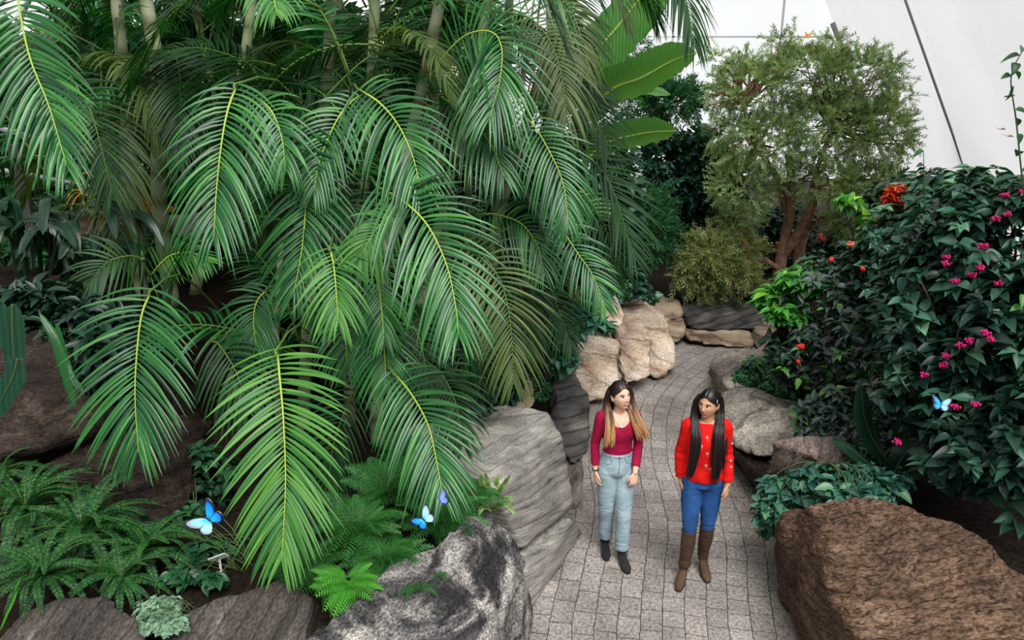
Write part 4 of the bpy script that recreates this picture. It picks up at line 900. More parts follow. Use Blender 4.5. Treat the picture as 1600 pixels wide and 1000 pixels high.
lv = [([(768, 795), (765, 775), (762, 755), (758, 738)], 5.35, 5.3), ([(770, 795), (778, 772), (788, 755), (798, 742)], 5.35, 5.3), ([(772, 796), (785, 780), (795, 778), (806, 782)], 5.3, 5.2), ([(770, 797), (782, 788), (795, 790), (804, 805)], 5.3, 5.15), ([(768, 797), (755, 785), (748, 775), (742, 770)], 5.35, 5.25), ([(770, 797), (774, 768), (776, 752), (779, 742)], 5.4, 5.45), ([(767, 796), (756, 770), (752, 752), (752, 742)], 5.4, 5.4), ([(769, 798), (760, 792), (752, 795), (748, 805)], 5.3, 5.2)]
tuft('variegated_dracaena', 'small yellow edged strap leaved plant between the speckled boulder and layered slab', 'plant', gz(768, 797, 1.0), lv, .022, VAR, 80)
tuft('orchid_shoot', 'single pale green upright shoot in the bottom left corner', 'plant', Vector((-2.75, 3.6, 1.0)), [([(0, 985), (10, 960), (22, 935), (30, 905)], 3.6, 3.6), ([(22, 925), (26, 915), (30, 908), (33, 902)], 3.6, 3.55)], .012, G_fernb, 90)

# --- ferns --------------------------------------------------------------------
def fern_tpl(kind, seed):
    rs = np.random.RandomState(seed); P = np.array([(t * .5 - .06 * t ** 3, .02 * math.sin(t * 3 + seed), .22 * t - .33 * t ** 2.2) for t in np.linspace(0, 1, 20)])
    if kind == 'boston':
        return leaflets(P, (0, 0, 1), .045, 50, seed, droop=.15, wid=.0042, start=.08, a0=88, a1=60, vee=.05, prof=[.6, 1, 1, .8, .45, .15], segs=4, lag=0, core=.0012)
    VV, QQ, RR = [], [], []; off = 0; T = nrm(np.gradient(P, axis=0))
    for j in range(1, 14):
        u = .10 + .88 * j / 14; b = np.array([np.interp(u, np.linspace(0, 1, 20), P[:, i]) for i in range(3)]); t = nrm(np.array([np.interp(u, np.linspace(0, 1, 20), T[:, i]) for i in range(3)]))
        for sg in (-1, 1):
            S = np.cross(t, [0, 0, 1.0]) * sg; Lp = .19 * (1 - u) ** .8 * (1.15 if u > .25 else .9) * rs.uniform(.9, 1.1)
            d = nrm(.55 * t + .85 * S); Q_ = np.array([b + d * Lp * x + np.array([0, 0, -.25 * Lp * x * x]) for x in np.linspace(0, 1, 6)])
            V, Q, r = leaflets(Q_, (0, 0, 1),   .0205 * (Lp / .16) ** .4, 13, seed * 50 + j * 2 + sg, droop=.1, wid=.0036, start=.06, a0=68, a1=40, vee=.05, prof=[.9, 1, .9, .7, .45, .25], segs=3, lag=0, core=.0008)
            VV.append(V); QQ.append(Q + off); RR.append(r); off += len(V)
    return np.vstack(VV), np.vstack(QQ), np.concatenate(RR)
FT = {}
for kind in ('boston', 'lace'):
    for mk, mt in (('n', G_sword if kind == 'boston' else G_fern), ('b', G_fernb)):
        FT[kind, mk] = [mesh_np('frond', *fern_tpl(kind, 5 + q)[:2], mt, rnd=fern_tpl(kind, 5 + q)[2]) for q in range(2)]
ra = MB(); ra.tube([(t * .5 - .06 * t ** 3, 0, .22 * t - .33 * t ** 2.2) for t in np.linspace(0, 1, 12)], np.linspace(.003, .0012, 12), 4)
_r = ra.build('rachis', RACd); FR = _r.data; bpy.data.objects.remove(_r)
def fern(label, px, py, Y, size, n, kind='lace', m_='n', seed=0, azc=None, spread=math.pi):
    p = at(px, py, Y); r_ = random.Random(seed); o = thing('fern', label, 'fern', p)
    for i in range(n):
        az = (azc + r_.uniform(-spread, spread)) if azc is not None else i * 2.4 + r_.uniform(-.4, .4)
        s_ = size * r_.uniform(.7, 1.15) / .5
        f = bpy.data.objects.new('frond', FT[kind, m_][i % 2]); C.objects.link(f); f.parent = o
        f.matrix_local = Matrix.Rotation(az, 4, 'Z') @ Matrix.Rotation(-R(r_.uniform(-5, 50)), 4, 'Y') @ Matrix.Rotation(R(r_.uniform(-20, 20)), 4, 'X') @ Matrix.Scale(s_, 4)
        q = bpy.data.objects.new('rachis', FR); C.objects.link(q); q.parent = f
    return o
fern('lacy green fern at the top of the fern bank, touching the hanging frond tips', 610, 770, 5.0, .38, 34, seed=1)
fern('lacy fern spreading over the upper edge of the speckled boulder', 690, 815, 4.85, .36, 34, seed=2)
fern('lacy fern in the middle of the bank right of the long hanging frond', 560, 830, 4.6, .36, 34, seed=3)
fern('dark lacy fern at the left end of the fern bank near the flat slab', 480, 890, 4.35, .32, 30, seed=4)
fern('lacy fern above the bright fern, against the speckled boulder', 600, 880, 4.4, .34, 34, seed=5)
fern('bright yellow green fern at the bottom edge between two rocks', 545, 915, 4.1, .27, 26, m_='b', seed=6, azc=-1.57, spread=2.0)
fern('green fern hanging over the top of the speckled boulder towards the path', 650, 915, 4.2, .24, 12, seed=7, azc=-1.2, spread=1.3)
fern('lacy fern beside the variegated strap leaved plant', 735, 775, 5.3, .3, 23, seed=8)
fern('lacy fern in shade behind the middle of the fern bank', 640, 720, 5.5, .36, 27, seed=9)
fern('small fern sprig growing from the face of the speckled boulder', 680, 900, 4.25, .13, 7, seed=10, azc=-1.4, spread=.9)
fern('sword fern mass at the left edge below the terrace rocks', 40, 800, 4.6, .5, 49, 'boston', seed=11)
fern('sword fern in the middle of the left bank under the long brown rock', 130, 830, 4.5, .5, 49, 'boston', seed=12)
fern('sword fern right of the left bank, nearest the blue butterfly', 230, 860, 4.4, .42, 41, 'boston', seed=13)
fern('sword fern in front at the bottom left, above the corner rock', 70, 900, 4.0, .42, 45, 'boston', seed=14)
fern('sword fern with lighter fronds above the pale crested corner rock', 190, 905, 4.1, .34, 38, 'boston', seed=15)
fern('sword fern at the far left under the hanging strap leaf', 0, 740, 4.9, .45, 30, 'boston', seed=16)
fern('sword fern behind the railing post at the upper left', 110, 330, 9.5, .6, 34, 'boston', seed=17)
# ------------------------------------------------------------------ trees behind
def twig_tpl(k, seed, L=.075, w_=.009, len_=.2):
    rs = np.random.RandomState(seed); n = k
    u = np.linspace(.1, 1, n); P = np.stack([0 * u, u * len_, -.05 * u * u], 1); ph = np.arange(n) * 2.4
    D = np.stack([np.cos(ph) * .8, np.full(n, .75), np.sin(ph) * .6], 1); N = np.tile([[0, 0, 1.0]], (n, 1)) + rs.normal(0, .3, (n, 3))
    V, Q, m_ = scatter(P, D, N, np.full(n, L) * rs.uniform(.7, 1.1, n), np.full(n, w_), leaf_tpl('linear', 2, .1, .2), rs)
    return V, Q
def tree(name, label, ground, trunks, blobs, mat, tpl, size, bark, seed=0, r0=.09, twn=8, cat='tree', group=None, lt=.5, twig_r=.006):
    rs = np.random.RandomState(seed); org = Vector(ground); o = thing(name, label, cat, org, group)
    for tr_ in trunks:
        pts = [at(a, b, c_) - org for a, b, c_, _ in tr_]; rr = np.interp(np.linspace(0, 1, 24), np.linspace(0, 1, len(tr_)), [t[3] for t in tr_])
        mb = MB(); mb.tube(crom(pts, 24), rr * (1 + rs.normal(0, .05, 24)), 10); mb.build('trunk', bark, o)
    VV, QQ, RR = [], [], []; off = 0; mb = MB(); nodes = [at(*t[:3]) - org for tr_ in trunks for t in tr_[1:]]
    for (px, py, Y, rx, ry, rz, n) in blobs:
        cc = at(px, py, Y)
        P, D = blob_pts(cc, (rx, ry, rz), n, rs, shell=lt, hemi=cam_hemi(cc) if n > 200 else None); P = P - np.array(tuple(org))
        D = D * .7 + rs.normal(0, .45, D.shape); D[:, 2] += .15; N = np.tile([[0, 0, 1.0]], (len(P), 1)) + rs.normal(0, .4, (len(P), 3))
        M_ = frames(D, N) * (size * rs.uniform(.7, 1.25, len(P)))[:, None, None]
        V, Q = batch(tpl[0], tpl[1], M_, P); VV.append(V); QQ.append(Q + off); off += len(V)
        RR.append(np.repeat(np.clip(rs.normal(.5, .22, len(P)), 0, 1), len(tpl[1])))
        near = min(nodes, key=lambda q: (q - (cc - org)).length)
        for i in range(twn):
            t_ = Vector(P[rs.randint(len(P))]); c2 = cc - org
            mid = near.lerp(c2, .6) + Vector(rs.normal(0, .12, 3)); mb.tube(crom([near, near.lerp(mid, .5) + Vector(rs.normal(0, .05, 3)), mid, t_], 12), np.linspace(r0 * .3, twig_r, 12), 5)
    mb.build('branch', bark, o)
    obj('foliage', mesh_np('foliage', np.vstack(VV), np.vstack(QQ), mat, rnd=np.concatenate(RR)), o)
    return o
TW = twig_tpl(16, 1)
TWs = twig_tpl(20, 3, L=.05, w_=.0062, len_=.17)
tree('weeping_tree', 'bushy round crowned tree with fine grey green leaves in front of the white wall', gz(1213, 500, .6),
     [[(1213, 500, 12.6, .11), (1216, 440, 12.6, .10), (1222, 395, 12.6, .09), (1232, 345, 12.6, .08), (1238, 300, 12.5, .08), (1232, 240, 12.4, .05)],
      [(1222, 400, 12.6, .08), (1240, 375, 12.5, .07), (1262, 330, 12.4, .06), (1275, 270, 12.4, .04), (1300, 200, 12.4, .03)],
      [(1245, 455, 12.8, .09), (1248, 400, 12.8, .08), (1262, 350, 12.8, .07), (1280, 290, 12.8, .05)],
      [(1216, 420, 12.6, .05), (1190, 405, 12.4, .04), (1165, 410, 12.2, .02)],
      [(1228, 330, 12.6, .07), (1215, 280, 12.6, .05), (1185, 230, 12.6, .04), (1160, 160, 12.6, .02)]],
     [(1180, 140, 12.6, .58, .6, .40, 400), (1265, 120, 12.6, .66, .7, .42, 480), (1340, 125, 12.4, .56, .6, .42, 400), (1365, 210, 12.2, .50, .6, .5, 430), (1290, 205, 12.2, .70, .7, .48, 560),
      (1200, 225, 12.2, .62, .6, .42, 430), (1150, 210, 12.6, .38, .5, .36, 200), (1360, 300, 12.2, .46, .6, .38, 380), (1290, 285, 12.0, .5, .6, .22, 220), (1160, 290, 12.3, .48, .6, .34, 300), (1330, 345, 12.4, .36, .4, .28, 220), (1150, 345, 12.5, .30, .4, .22, 130),
      (1125, 95, 12.7, .14, .2, .12, 40), (1160, 90, 12.7, .15, .2, .1, 36), (1215, 74, 12.7, .14, .2, .14, 44), (1240, 66, 12.7, .08, .1, .14, 22), (1300, 72, 12.6, .2, .2, .10, 44), (1385, 105, 12.5, .18, .2, .14, 46), (1412, 150, 12.4, .16, .2, .12, 36), (1408, 220, 12.4, .16, .2, .14, 40), (1125, 150, 12.6, .16, .2, .16, 40), (1405, 290, 12.2, .12, .2, .14, 30)],
     leafmat('leaf_grey_olive_fine', [(0, (.07, .10, .04)), (.12, (.20, .13, .07)), (.2, (.13, .19, .08)), (.6, (.29, .39, .19)), (1, (.52, .62, .38))], rough=.45, trans=.25), TWs, 1.15, BARKr, 1, r0=.09, twn=7)
tree('weeping_bush', 'low rounded olive bush hanging over the dark bench slab, left of the brown trunk', gz(1120, 492, .55),
     [[(1125, 490, 12.4, .05), (1120, 450, 12.4, .05), (1122, 420, 12.4, .03)], [(1140, 490, 12.5, .04), (1150, 440, 12.4, .03)]],
     [(1110, 398, 12.3, .42, .4, .34, 240), (1155, 395, 12.4, .34, .4, .26, 150), (1085, 425, 12.2, .26, .3, .26, 120), (1140, 428, 12.2, .36, .3, .22, 150), (1172, 440, 12.3, .14, .2, .18, 34), (1098, 450, 12.2, .16, .2, .16, 40)],
     leafmat('leaf_olive', [(0, (.14, .17, .06)), (.5, (.27, .31, .13)), (1, (.46, .50, .25))], rough=.5, trans=.25), TW, 1.0, BARKr, 2, r0=.04, twn=5)
def leafy_tpl(seed, L=.12, k=8, len_=.2, kind='ovate', asp=.3):
    rs = np.random.RandomState(seed); u = np.linspace(.15, 1, k); P = np.stack([0 * u, u * len_, -.03 * u], 1); ph = np.arange(k) * 2.4
    D = np.stack([np.cos(ph), np.full(k, .5), np.sin(ph) * .35 - .15], 1); N = np.tile([[0, 0, 1.0]], (k, 1)) + rs.normal(0, .25, (k, 3))
    V, Q, _ = scatter(P, D, N, np.full(k, L) * rs.uniform(.7, 1.1, k), np.full(k, L * asp), leaf_tpl(kind, 4), rs); return V, Q
LTW = leafy_tpl(2)
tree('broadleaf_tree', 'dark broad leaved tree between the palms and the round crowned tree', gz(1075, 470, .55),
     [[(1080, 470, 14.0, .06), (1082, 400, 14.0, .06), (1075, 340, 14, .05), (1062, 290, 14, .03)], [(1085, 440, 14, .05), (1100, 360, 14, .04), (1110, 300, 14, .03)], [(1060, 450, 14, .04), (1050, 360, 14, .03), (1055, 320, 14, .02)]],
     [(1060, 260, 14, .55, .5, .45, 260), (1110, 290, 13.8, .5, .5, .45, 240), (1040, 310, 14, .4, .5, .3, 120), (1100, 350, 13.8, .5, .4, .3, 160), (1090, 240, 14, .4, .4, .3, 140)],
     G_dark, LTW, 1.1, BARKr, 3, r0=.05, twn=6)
tree('feathery_tree', 'small feathery blue green tree seen against the bright glass beside the paddle leaves', gz(1030, 440, .55),
     [[(1000, 440, 15, .05), (1005, 330, 15, .05), (1010, 240, 15, .04), (1020, 180, 15, .03)]],
     [(1050, 160, 15, .5, .5, .22, 210), (1000, 170, 15, .45, .5, .3, 200), (1075, 150, 15, .2, .3, .15, 60), (975, 75, 15, .4, .5, .3, 110), (1010, 120, 15, .5, .5, .3, 120), (1040, 240, 15, .3, .3, .2, 60)],
     G_mid, TW, 1.3, BARKr, 4, r0=.04, twn=6)
tree('soft_leaved_shrub', 'feathery grey green shrub at the end of the bed behind the frond tips', gz(985, 470, .55),
     [[(990, 470, 12.6, .04), (995, 400, 12.6, .03), (1000, 370, 12.6, .02)], [(970, 470, 12.6, .04), (965, 380, 12.6, .03)]],
     [(1010, 370, 12.4, .4, .4, .3, 220), (980, 340, 12.6, .4, .4, .4, 200), (1020, 330, 12.8, .3, .3, .25, 110), (950, 390, 12.4, .35, .4, .4, 180)],
     G_mid, TW, 1.2, BARK, 5, r0=.03, twn=5, cat='shrub')
shrub('low_hedge_plant', 'low dark leafy plant behind the sandstone blocks under the feathery shrub', 'plant',
      [(975, 440, 11.4, .35, .3, .25, 120), (1000, 462, 12.2, .3, .3, .12, 60), (940, 450, 11.0, .3, .3, .3, 90)], G_dark, .12, .32, T_ov, k=6, ground=(1.6, 11.4, .5), seed=61, r0=.01, rmean=.6)
shrub('low_hedge_plant', 'dark strappy groundcover behind the long dark bench slab', 'plant',
      [(1060, 468, 12.9, .4, .2, .12, 50), (1120, 475, 12.9, .5, .2, .12, 60), (1180, 470, 12.9, .4, .2, .15, 60)], G_big, .2, .16, T_la, k=6, ground=(3.4, 13.0, .5), seed=62, r0=.008, rmean=.5)
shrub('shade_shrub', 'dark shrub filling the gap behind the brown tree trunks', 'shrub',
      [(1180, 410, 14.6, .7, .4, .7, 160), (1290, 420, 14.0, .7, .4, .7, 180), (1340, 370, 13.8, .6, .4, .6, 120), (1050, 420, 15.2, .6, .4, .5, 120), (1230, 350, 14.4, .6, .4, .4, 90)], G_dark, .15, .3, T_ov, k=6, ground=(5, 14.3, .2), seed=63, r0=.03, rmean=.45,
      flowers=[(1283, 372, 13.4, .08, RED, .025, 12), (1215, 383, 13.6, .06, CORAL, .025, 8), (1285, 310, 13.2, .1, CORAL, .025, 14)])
# foliage behind the palms on the left
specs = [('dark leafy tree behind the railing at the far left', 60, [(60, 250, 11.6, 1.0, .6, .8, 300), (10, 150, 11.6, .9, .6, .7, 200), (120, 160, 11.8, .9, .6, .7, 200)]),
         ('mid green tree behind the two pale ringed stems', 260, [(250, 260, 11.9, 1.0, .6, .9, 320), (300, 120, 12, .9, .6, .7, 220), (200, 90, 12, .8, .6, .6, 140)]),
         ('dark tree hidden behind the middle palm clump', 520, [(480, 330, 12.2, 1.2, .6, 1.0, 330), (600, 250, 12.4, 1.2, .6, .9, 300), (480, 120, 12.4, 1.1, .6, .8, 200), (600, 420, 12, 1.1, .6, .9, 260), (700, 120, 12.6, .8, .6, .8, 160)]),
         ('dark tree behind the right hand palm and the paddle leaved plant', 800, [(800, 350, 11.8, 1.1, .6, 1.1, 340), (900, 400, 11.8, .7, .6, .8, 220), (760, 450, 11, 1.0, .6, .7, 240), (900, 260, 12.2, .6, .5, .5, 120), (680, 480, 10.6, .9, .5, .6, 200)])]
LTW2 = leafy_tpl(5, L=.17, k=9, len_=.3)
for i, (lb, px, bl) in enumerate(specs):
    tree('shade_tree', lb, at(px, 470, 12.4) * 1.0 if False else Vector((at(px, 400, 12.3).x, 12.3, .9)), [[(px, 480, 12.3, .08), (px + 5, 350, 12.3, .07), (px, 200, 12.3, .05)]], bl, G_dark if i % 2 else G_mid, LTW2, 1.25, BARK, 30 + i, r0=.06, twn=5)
shrub('terrace_undergrowth', 'leafy flowering undergrowth on the terrace between the railing and the pale stems', 'plant',
      [(150, 400, 8.6, .7, .3, .25, 120), (60, 390, 8.8, .6, .3, .25, 90), (260, 400, 8.4, .5, .3, .3, 80)], G_mid, .12, .25, T_la, k=6, ground=(-4.3, 8.7, 1.75), seed=71, r0=.01, rmean=.5,
      flowers=[(110, 372, 8.3, .04, MATS['flower_blue'], .01, 8), (135, 385, 8.3, .03, MATS['flower_blue'], .01, 6)])
YF = simple('flower_stalk_amber', (.45, .22, .03), .6)
o = thing('palm_inflorescence', 'amber branching flower stalks hanging beside the railing at the left', 'flower', at(120, 240, 7.3))
for (x, y) in [(105, 255), (150, 300), (130, 330), (185, 310)]:
    mb = MB(); r_ = random.Random(x)
    b = at(x, y - 30, 7.3) - o.location
    for i in range(9):
        e = b + Vector((r_.uniform(-.28, .28), r_.uniform(-.1, .1), r_.uniform(-.38, -.05)))
        mb.tube(crom([b, b.lerp(e, .5) + Vector((0, 0, .05)), e], 8), [.009] * 8, 5)
    mb.build('flower_stalk', YF, o)
# climbing stems on the far right
for i, (lb, pts, n) in enumerate([('thin vine climbing in front of the white wall at the top right edge', [(1625, 480), (1600, 300), (1588, 190), (1580, 120), (1600, 75)], 16),
                              ('thin leafy stem standing up against the white wall below the tree edge', [(1446, 330), (1444, 290), (1443, 235)], 6),
                              ('arching green shoot in front of the dark seam pole', [(1600, 340), (1560, 290), (1530, 270), (1515, 285)], 8),
                              ('upright leafy vine at the right edge over the dark green shrub', [(1598, 640), (1590, 560), (1588, 520), (1598, 460)], 10)]):
    Y = 5.2 if i in (0, 3) else 7.0; W_ = [at(x, y, Y) for x, y in pts]; org = Vector(W_[0]); o = thing('vine', lb, 'vine', org)
    P = crom([q - org for q in W_], 30); mb = MB(); mb.tube(P, np.linspace(.007, .003, 30), 5); mb.build('stem', TWIG, o)
    rs2 = np.random.RandomState(i); ii = np.linspace(3, 29, n).astype(int); D = rs2.normal(0, 1, (n, 3)) * [1, .5, .3]; D[:, 2] -= .3
    V, Q, m_ = scatter(P[ii], D, np.tile([[0, -.5, 1.0]], (n, 1)), np.full(n, .10) * rs2.uniform(.6, 1.1, n), np.full(n, .028), T_ov, rs2)
    obj('foliage', mesh_np('foliage', V, Q, G_lime if i == 3 else G_mid, rnd=np.repeat(rs2.uniform(.1, .5, n), m_)), o)
# ------------------------------------------------------------------ railing, labels, butterflies
STEEL = simple('rail_steel', (.62, .64, .66), .35, .6)
POST = simple('post_grey', (.13, .13, .135), .45)
o = thing('railing', 'metal railing with a grey post at the upper left edge', 'railing', at(30, 380, 8.6))
L0 = o.location
for (a, b) in [((-40, 190, 8.6), (215, 258, 8.6)), ((-40, 258, 8.6), (215, 305, 8.6))]:
    mb = MB(); mb.tube([at(*a) - L0, at(*b) - L0], .028, 10); mb.build('rail', STEEL, o)
mb = MB(); p = at(22, 225, 8.55) - L0; mb.box((p.x, p.y, (p.z - .25) / 2), (.12, .07, p.z + .25)); mb.build('post', POST, o, smooth=False)
mb = MB(); p = at(212, 268, 8.6) - L0; mb.box((p.x, p.y, (p.z - .25) / 2), (.10, .06, p.z + .25)); mb.build('post', POST, o, smooth=False)
WL = simple('label_white', (.8, .8, .78), .4)
p0 = gz(346, 897, .96); o = thing('plant_label', 'white plastic plant label on a stake beside the mint leaved plant', 'label', p0)
mb = MB(); mb.box((0, 0, .06), (.015, .006, .14)); mb.build('stake', WL, o, smooth=False)
mb = MB(); mb.box((.0, -.01, .13), (.12, .006, .055), Matrix.Rotation(R(-22), 4, 'Y') @ Matrix.Rotation(R(35), 4, 'X')); mb.build('plate', WL, o, smooth=False)
p0 = at(1051, 462, 12.75); o = thing('plant_sign', 'tiny white sign with an orange lower edge in the far bed', 'sign', p0)
mb = MB(); mb.box((0, .02, -.05), (.03, .03, .35)); mb.build('stake', POST, o, smooth=False)
mb = MB(); mb.box((0, 0, .16), (.13, .012, .11)); mb.build('plate', WL, o, smooth=False)
mb = MB(); mb.box((0, -.008, .115), (.12, .008, .03)); mb.build('orange_strip', ORANGE, o, smooth=False)
# orange feeder dish behind the stems
p0 = at(240, 352, 8.9); o = thing('butterfly_feeder', 'orange dish on a pale post behind the two ringed palm stems', 'feeder', Vector((p0.x, p0.y, 1.75)))
bm = bmesh.new(); bmesh.ops.create_cone(bm, cap_ends=True, segments=28, radius1=.16, radius2=.27, depth=.05); me = bpy.data.meshes.new('dish'); bm.to_mesh(me); bm.free(); me.materials.append(ORANGE)
d = obj('dish', me, o); d.location = (0, 0, at(240, 332, 8.9).z - 1.75)
mb = MB(); mb.tube([(0, 0, 0), (0, 0, at(240, 332, 8.9).z - 1.77)], .04, 10); mb.build('post', ST_pale, o)

def wingmat(name, c1, c2):
    m, nt, b = newmat(name); N = nt.nodes; L = nt.links; a = N.new('ShaderNodeAttribute'); a.attribute_name = 'along'
    r = N.new('ShaderNodeValToRGB'); r.color_ramp.elements[0].position = 0; r.color_ramp.elements[0].color = tuple(c1) + (1,)
    r.color_ramp.elements[1].position = .86; r.color_ramp.elements[1].color = (.006, .008, .02, 1); e = r.color_ramp.elements.new(.72); e.color = tuple(c2) + (1,)
    L.new(a.outputs['Fac'], r.inputs[0]); L.new(r.outputs[0], b.inputs['Base Color']); b.inputs['Roughness'].default_value = .35; b.inputs['Specular IOR Level'].default_value = .8; return m
WB = wingmat('wing_blue', (.02, .62, 1.0), (.01, .25, .95)); WV = wingmat('wing_violet', (.22, .40, 1.0), (.10, .14, .7))
BLK = simple('butterfly_body', (.02, .015, .015), .7); WU = simple('wing_underside_brown', (.12, .07, .045), .7)
def butterfly(label, loc, size, X, Yd, mat, lift=(35, 35)):
    """X = right wing direction, Yd = head direction (world)"""
    o = thing('butterfly', label, 'butterfly', loc); Yd = Vector(Yd).normalized(); X = Vector(X); X = (X - Yd * X.dot(Yd)).normalized(); Z = X.cross(Yd)
    Mx = Matrix((X, Yd, Z)).transposed()
    def wing(nm_, outline, sg, lf):
        c = np.mean(outline, 0); V = []; al = []; n = len(outline)
        rings = [0, .35, .7, .85, 1.0]
        root = np.array([0.0, np.mean([outline[0][1], outline[-1][1]])])
        for r in rings:
            for p in outline: q = root + (np.array(p) - root) * max(r, .01); V.append((q[0], q[1], 0)); al.append(r)
        Q = [(i * n + j, i * n + (j + 1) % n, (i + 1) * n + (j + 1) % n, (i + 1) * n + j) for i in range(len(rings) - 1) for j in range(n)]
        a = R(lf); V = np.array(V) * size; V = np.stack([sg * V[:, 0] * math.cos(a), V[:, 1], V[:, 0] * math.sin(a)], 1) @ np.array(Mx.transposed())
        me = mesh_np(nm_, V, Q, mat, vattr=al); w_ = obj(nm_, me, o); md = w_.modifiers.new('t', 'SOLIDIFY'); md.thickness = .0012; return w_
    fore = [(0, .10), (.25, .42), (.55, .68), (.85, .80), (1.0, .72), (.98, .45), (.85, .18), (.7, .0), (.45, -.03), (.15, -.02), (0, -.02)]
    hind = [(0, .05), (.3, .08), (.62, .02), (.78, -.15), (.78, -.42), (.62, -.62), (.42, -.68), (.2, -.5), (.06, -.3), (0, -.12)]
    for sg, lf in ((1, lift[0]), (-1, lift[1])): wing('forewing', fore, sg, lf); wing('hindwing', hind, sg, lf - 3)
    mb = MB(); mb.tube([Mx @ Vector((0, y * size, 0)) for y in (-.45, -.2, .0, .18, .3)], np.array([.02, .045, .06, .06, .035]) * size, 8); mb.build('body', BLK, o)
    mb = MB()
    for sg in (-1, 1): mb.tube([Mx @ Vector((0, .28 * size, 0)), Mx @ Vector((sg * .12 * size, .55 * size, .05 * size))], .006 * size, 4)
    mb.build('antenna', BLK, o); return o
butterfly('largest bright blue butterfly, flying in front of the dark palm base', at(326, 812, 4.05), .110, (.75, .1, .62), (-.75, .25, .55), WB, (8, 42))
butterfly('pale blue butterfly with raised wings over the fern bank', at(662, 812, 4.05), .075, (.5, -.2, .9), (-.6, .3, .5), WB, (-48, 20))
butterfly('violet blue butterfly just above the pale blue one over the ferns', at(688, 782, 4.1), .06, (.85, .0, -.5), (-.5, .3, .8), WV, (0, 75))
butterfly('cyan striped butterfly half hidden in the dark shrub at the right', at(1470, 632, 5.05), .07, (.9, 0, .1), (.2, .5, .8), WB, (10, 15))
butterfly('small dark butterfly gliding before the white wall, upper of two', at(1564, 202, 6.0), .035, (1, .1, .0), (0, 1, .1), WU, (12, 12))
butterfly('small dark butterfly gliding before the white wall, lower of two', at(1575, 213, 6.0), .042, (1, .1, -.05), (0, 1, .1), WU, (10, 14))
butterfly('tiny orange butterfly above the crown of the round tree', at(1262, 55, 11.5), .05, (.9, .1, .3), (.2, .4, .7), ORANGE, (20, 20))
# ------------------------------------------------------------------ people
def loft(secs, n=24):
    """secs: (centre, xdir, ydir, rx, ry) -> closed tube"""
    V = []; th = np.arange(n) * 2 * math.pi / n
    for c, xd, yd, rx, ry in secs:
        c, xd, yd = np.array(tuple(c)), np.array(tuple(xd)), np.array(tuple(yd))
        V.append(c + rx * np.cos(th)[:, None] * xd + ry * np.sin(th)[:, None] * yd)
    k = len(V); V = np.vstack(V); F = [(i * n + j, i * n + (j + 1) % n, (i + 1) * n + (j + 1) % n, (i + 1) * n + j) for i in range(k - 1) for j in range(n)]
    F.append(tuple(range(n))[::-1]); F.append(tuple((k - 1) * n + j for j in range(n)))
    return V.tolist(), F
def limb(pts, rad, flat=1.0, wdir=None, n=18, steps=14, domes=True):
    """rounded tapered limb; flat <1 squashes it across wdir"""
    P = crom(pts, steps) if len(pts) > 2 else np.array([np.array(tuple(pts[0])) + (np.array(tuple(pts[1])) - np.array(tuple(pts[0]))) * t for t in np.linspace(0, 1, steps)])
    rr = np.interp(np.linspace(0, 1, steps), np.linspace(0, 1, len(rad)), rad); T = nrm(np.gradient(P, axis=0))
    a = np.array(tuple(wdir)) if wdir is not None else (np.array([1.0, 0, 0]) if abs(T[0][0]) < .8 else np.array([0, 1.0, 0])); secs = []
    def sec(p, t, r):
        x = a - t * np.dot(a, t); x = x / np.linalg.norm(x); y = np.cross(t, x); return (p, x, y, r, r * flat)
    if domes:
        for q in (.15, .6, .9): secs.append(sec(P[0] - T[0] * rr[0] * math.sqrt(1 - q * q) * .9, T[0], rr[0] * q))
    for p, t, r in zip(P, T, rr): secs.append(sec(p, t, r))
    if domes:
        for q in (.9, .6, .15): secs.append(sec(P[-1] + T[-1] * rr[-1] * math.sqrt(1 - q * q) * .9, T[-1], rr[-1] * q))
    return loft(secs, n)
def torso(prof, n=32):
    """prof: (z, cx, cy, rx, ry) bottom to top"""
    P = crom([(p[0], p[1], p[2]) for p in prof], 40); Rr = crom([(p[3], p[4], 0) for p in prof], 40)
    return loft([((p[1], p[2], p[0]), (1, 0, 0), (0, 1, 0), max(.004, r[0]), max(.004, r[1])) for p, r in zip(P, Rr)], n)
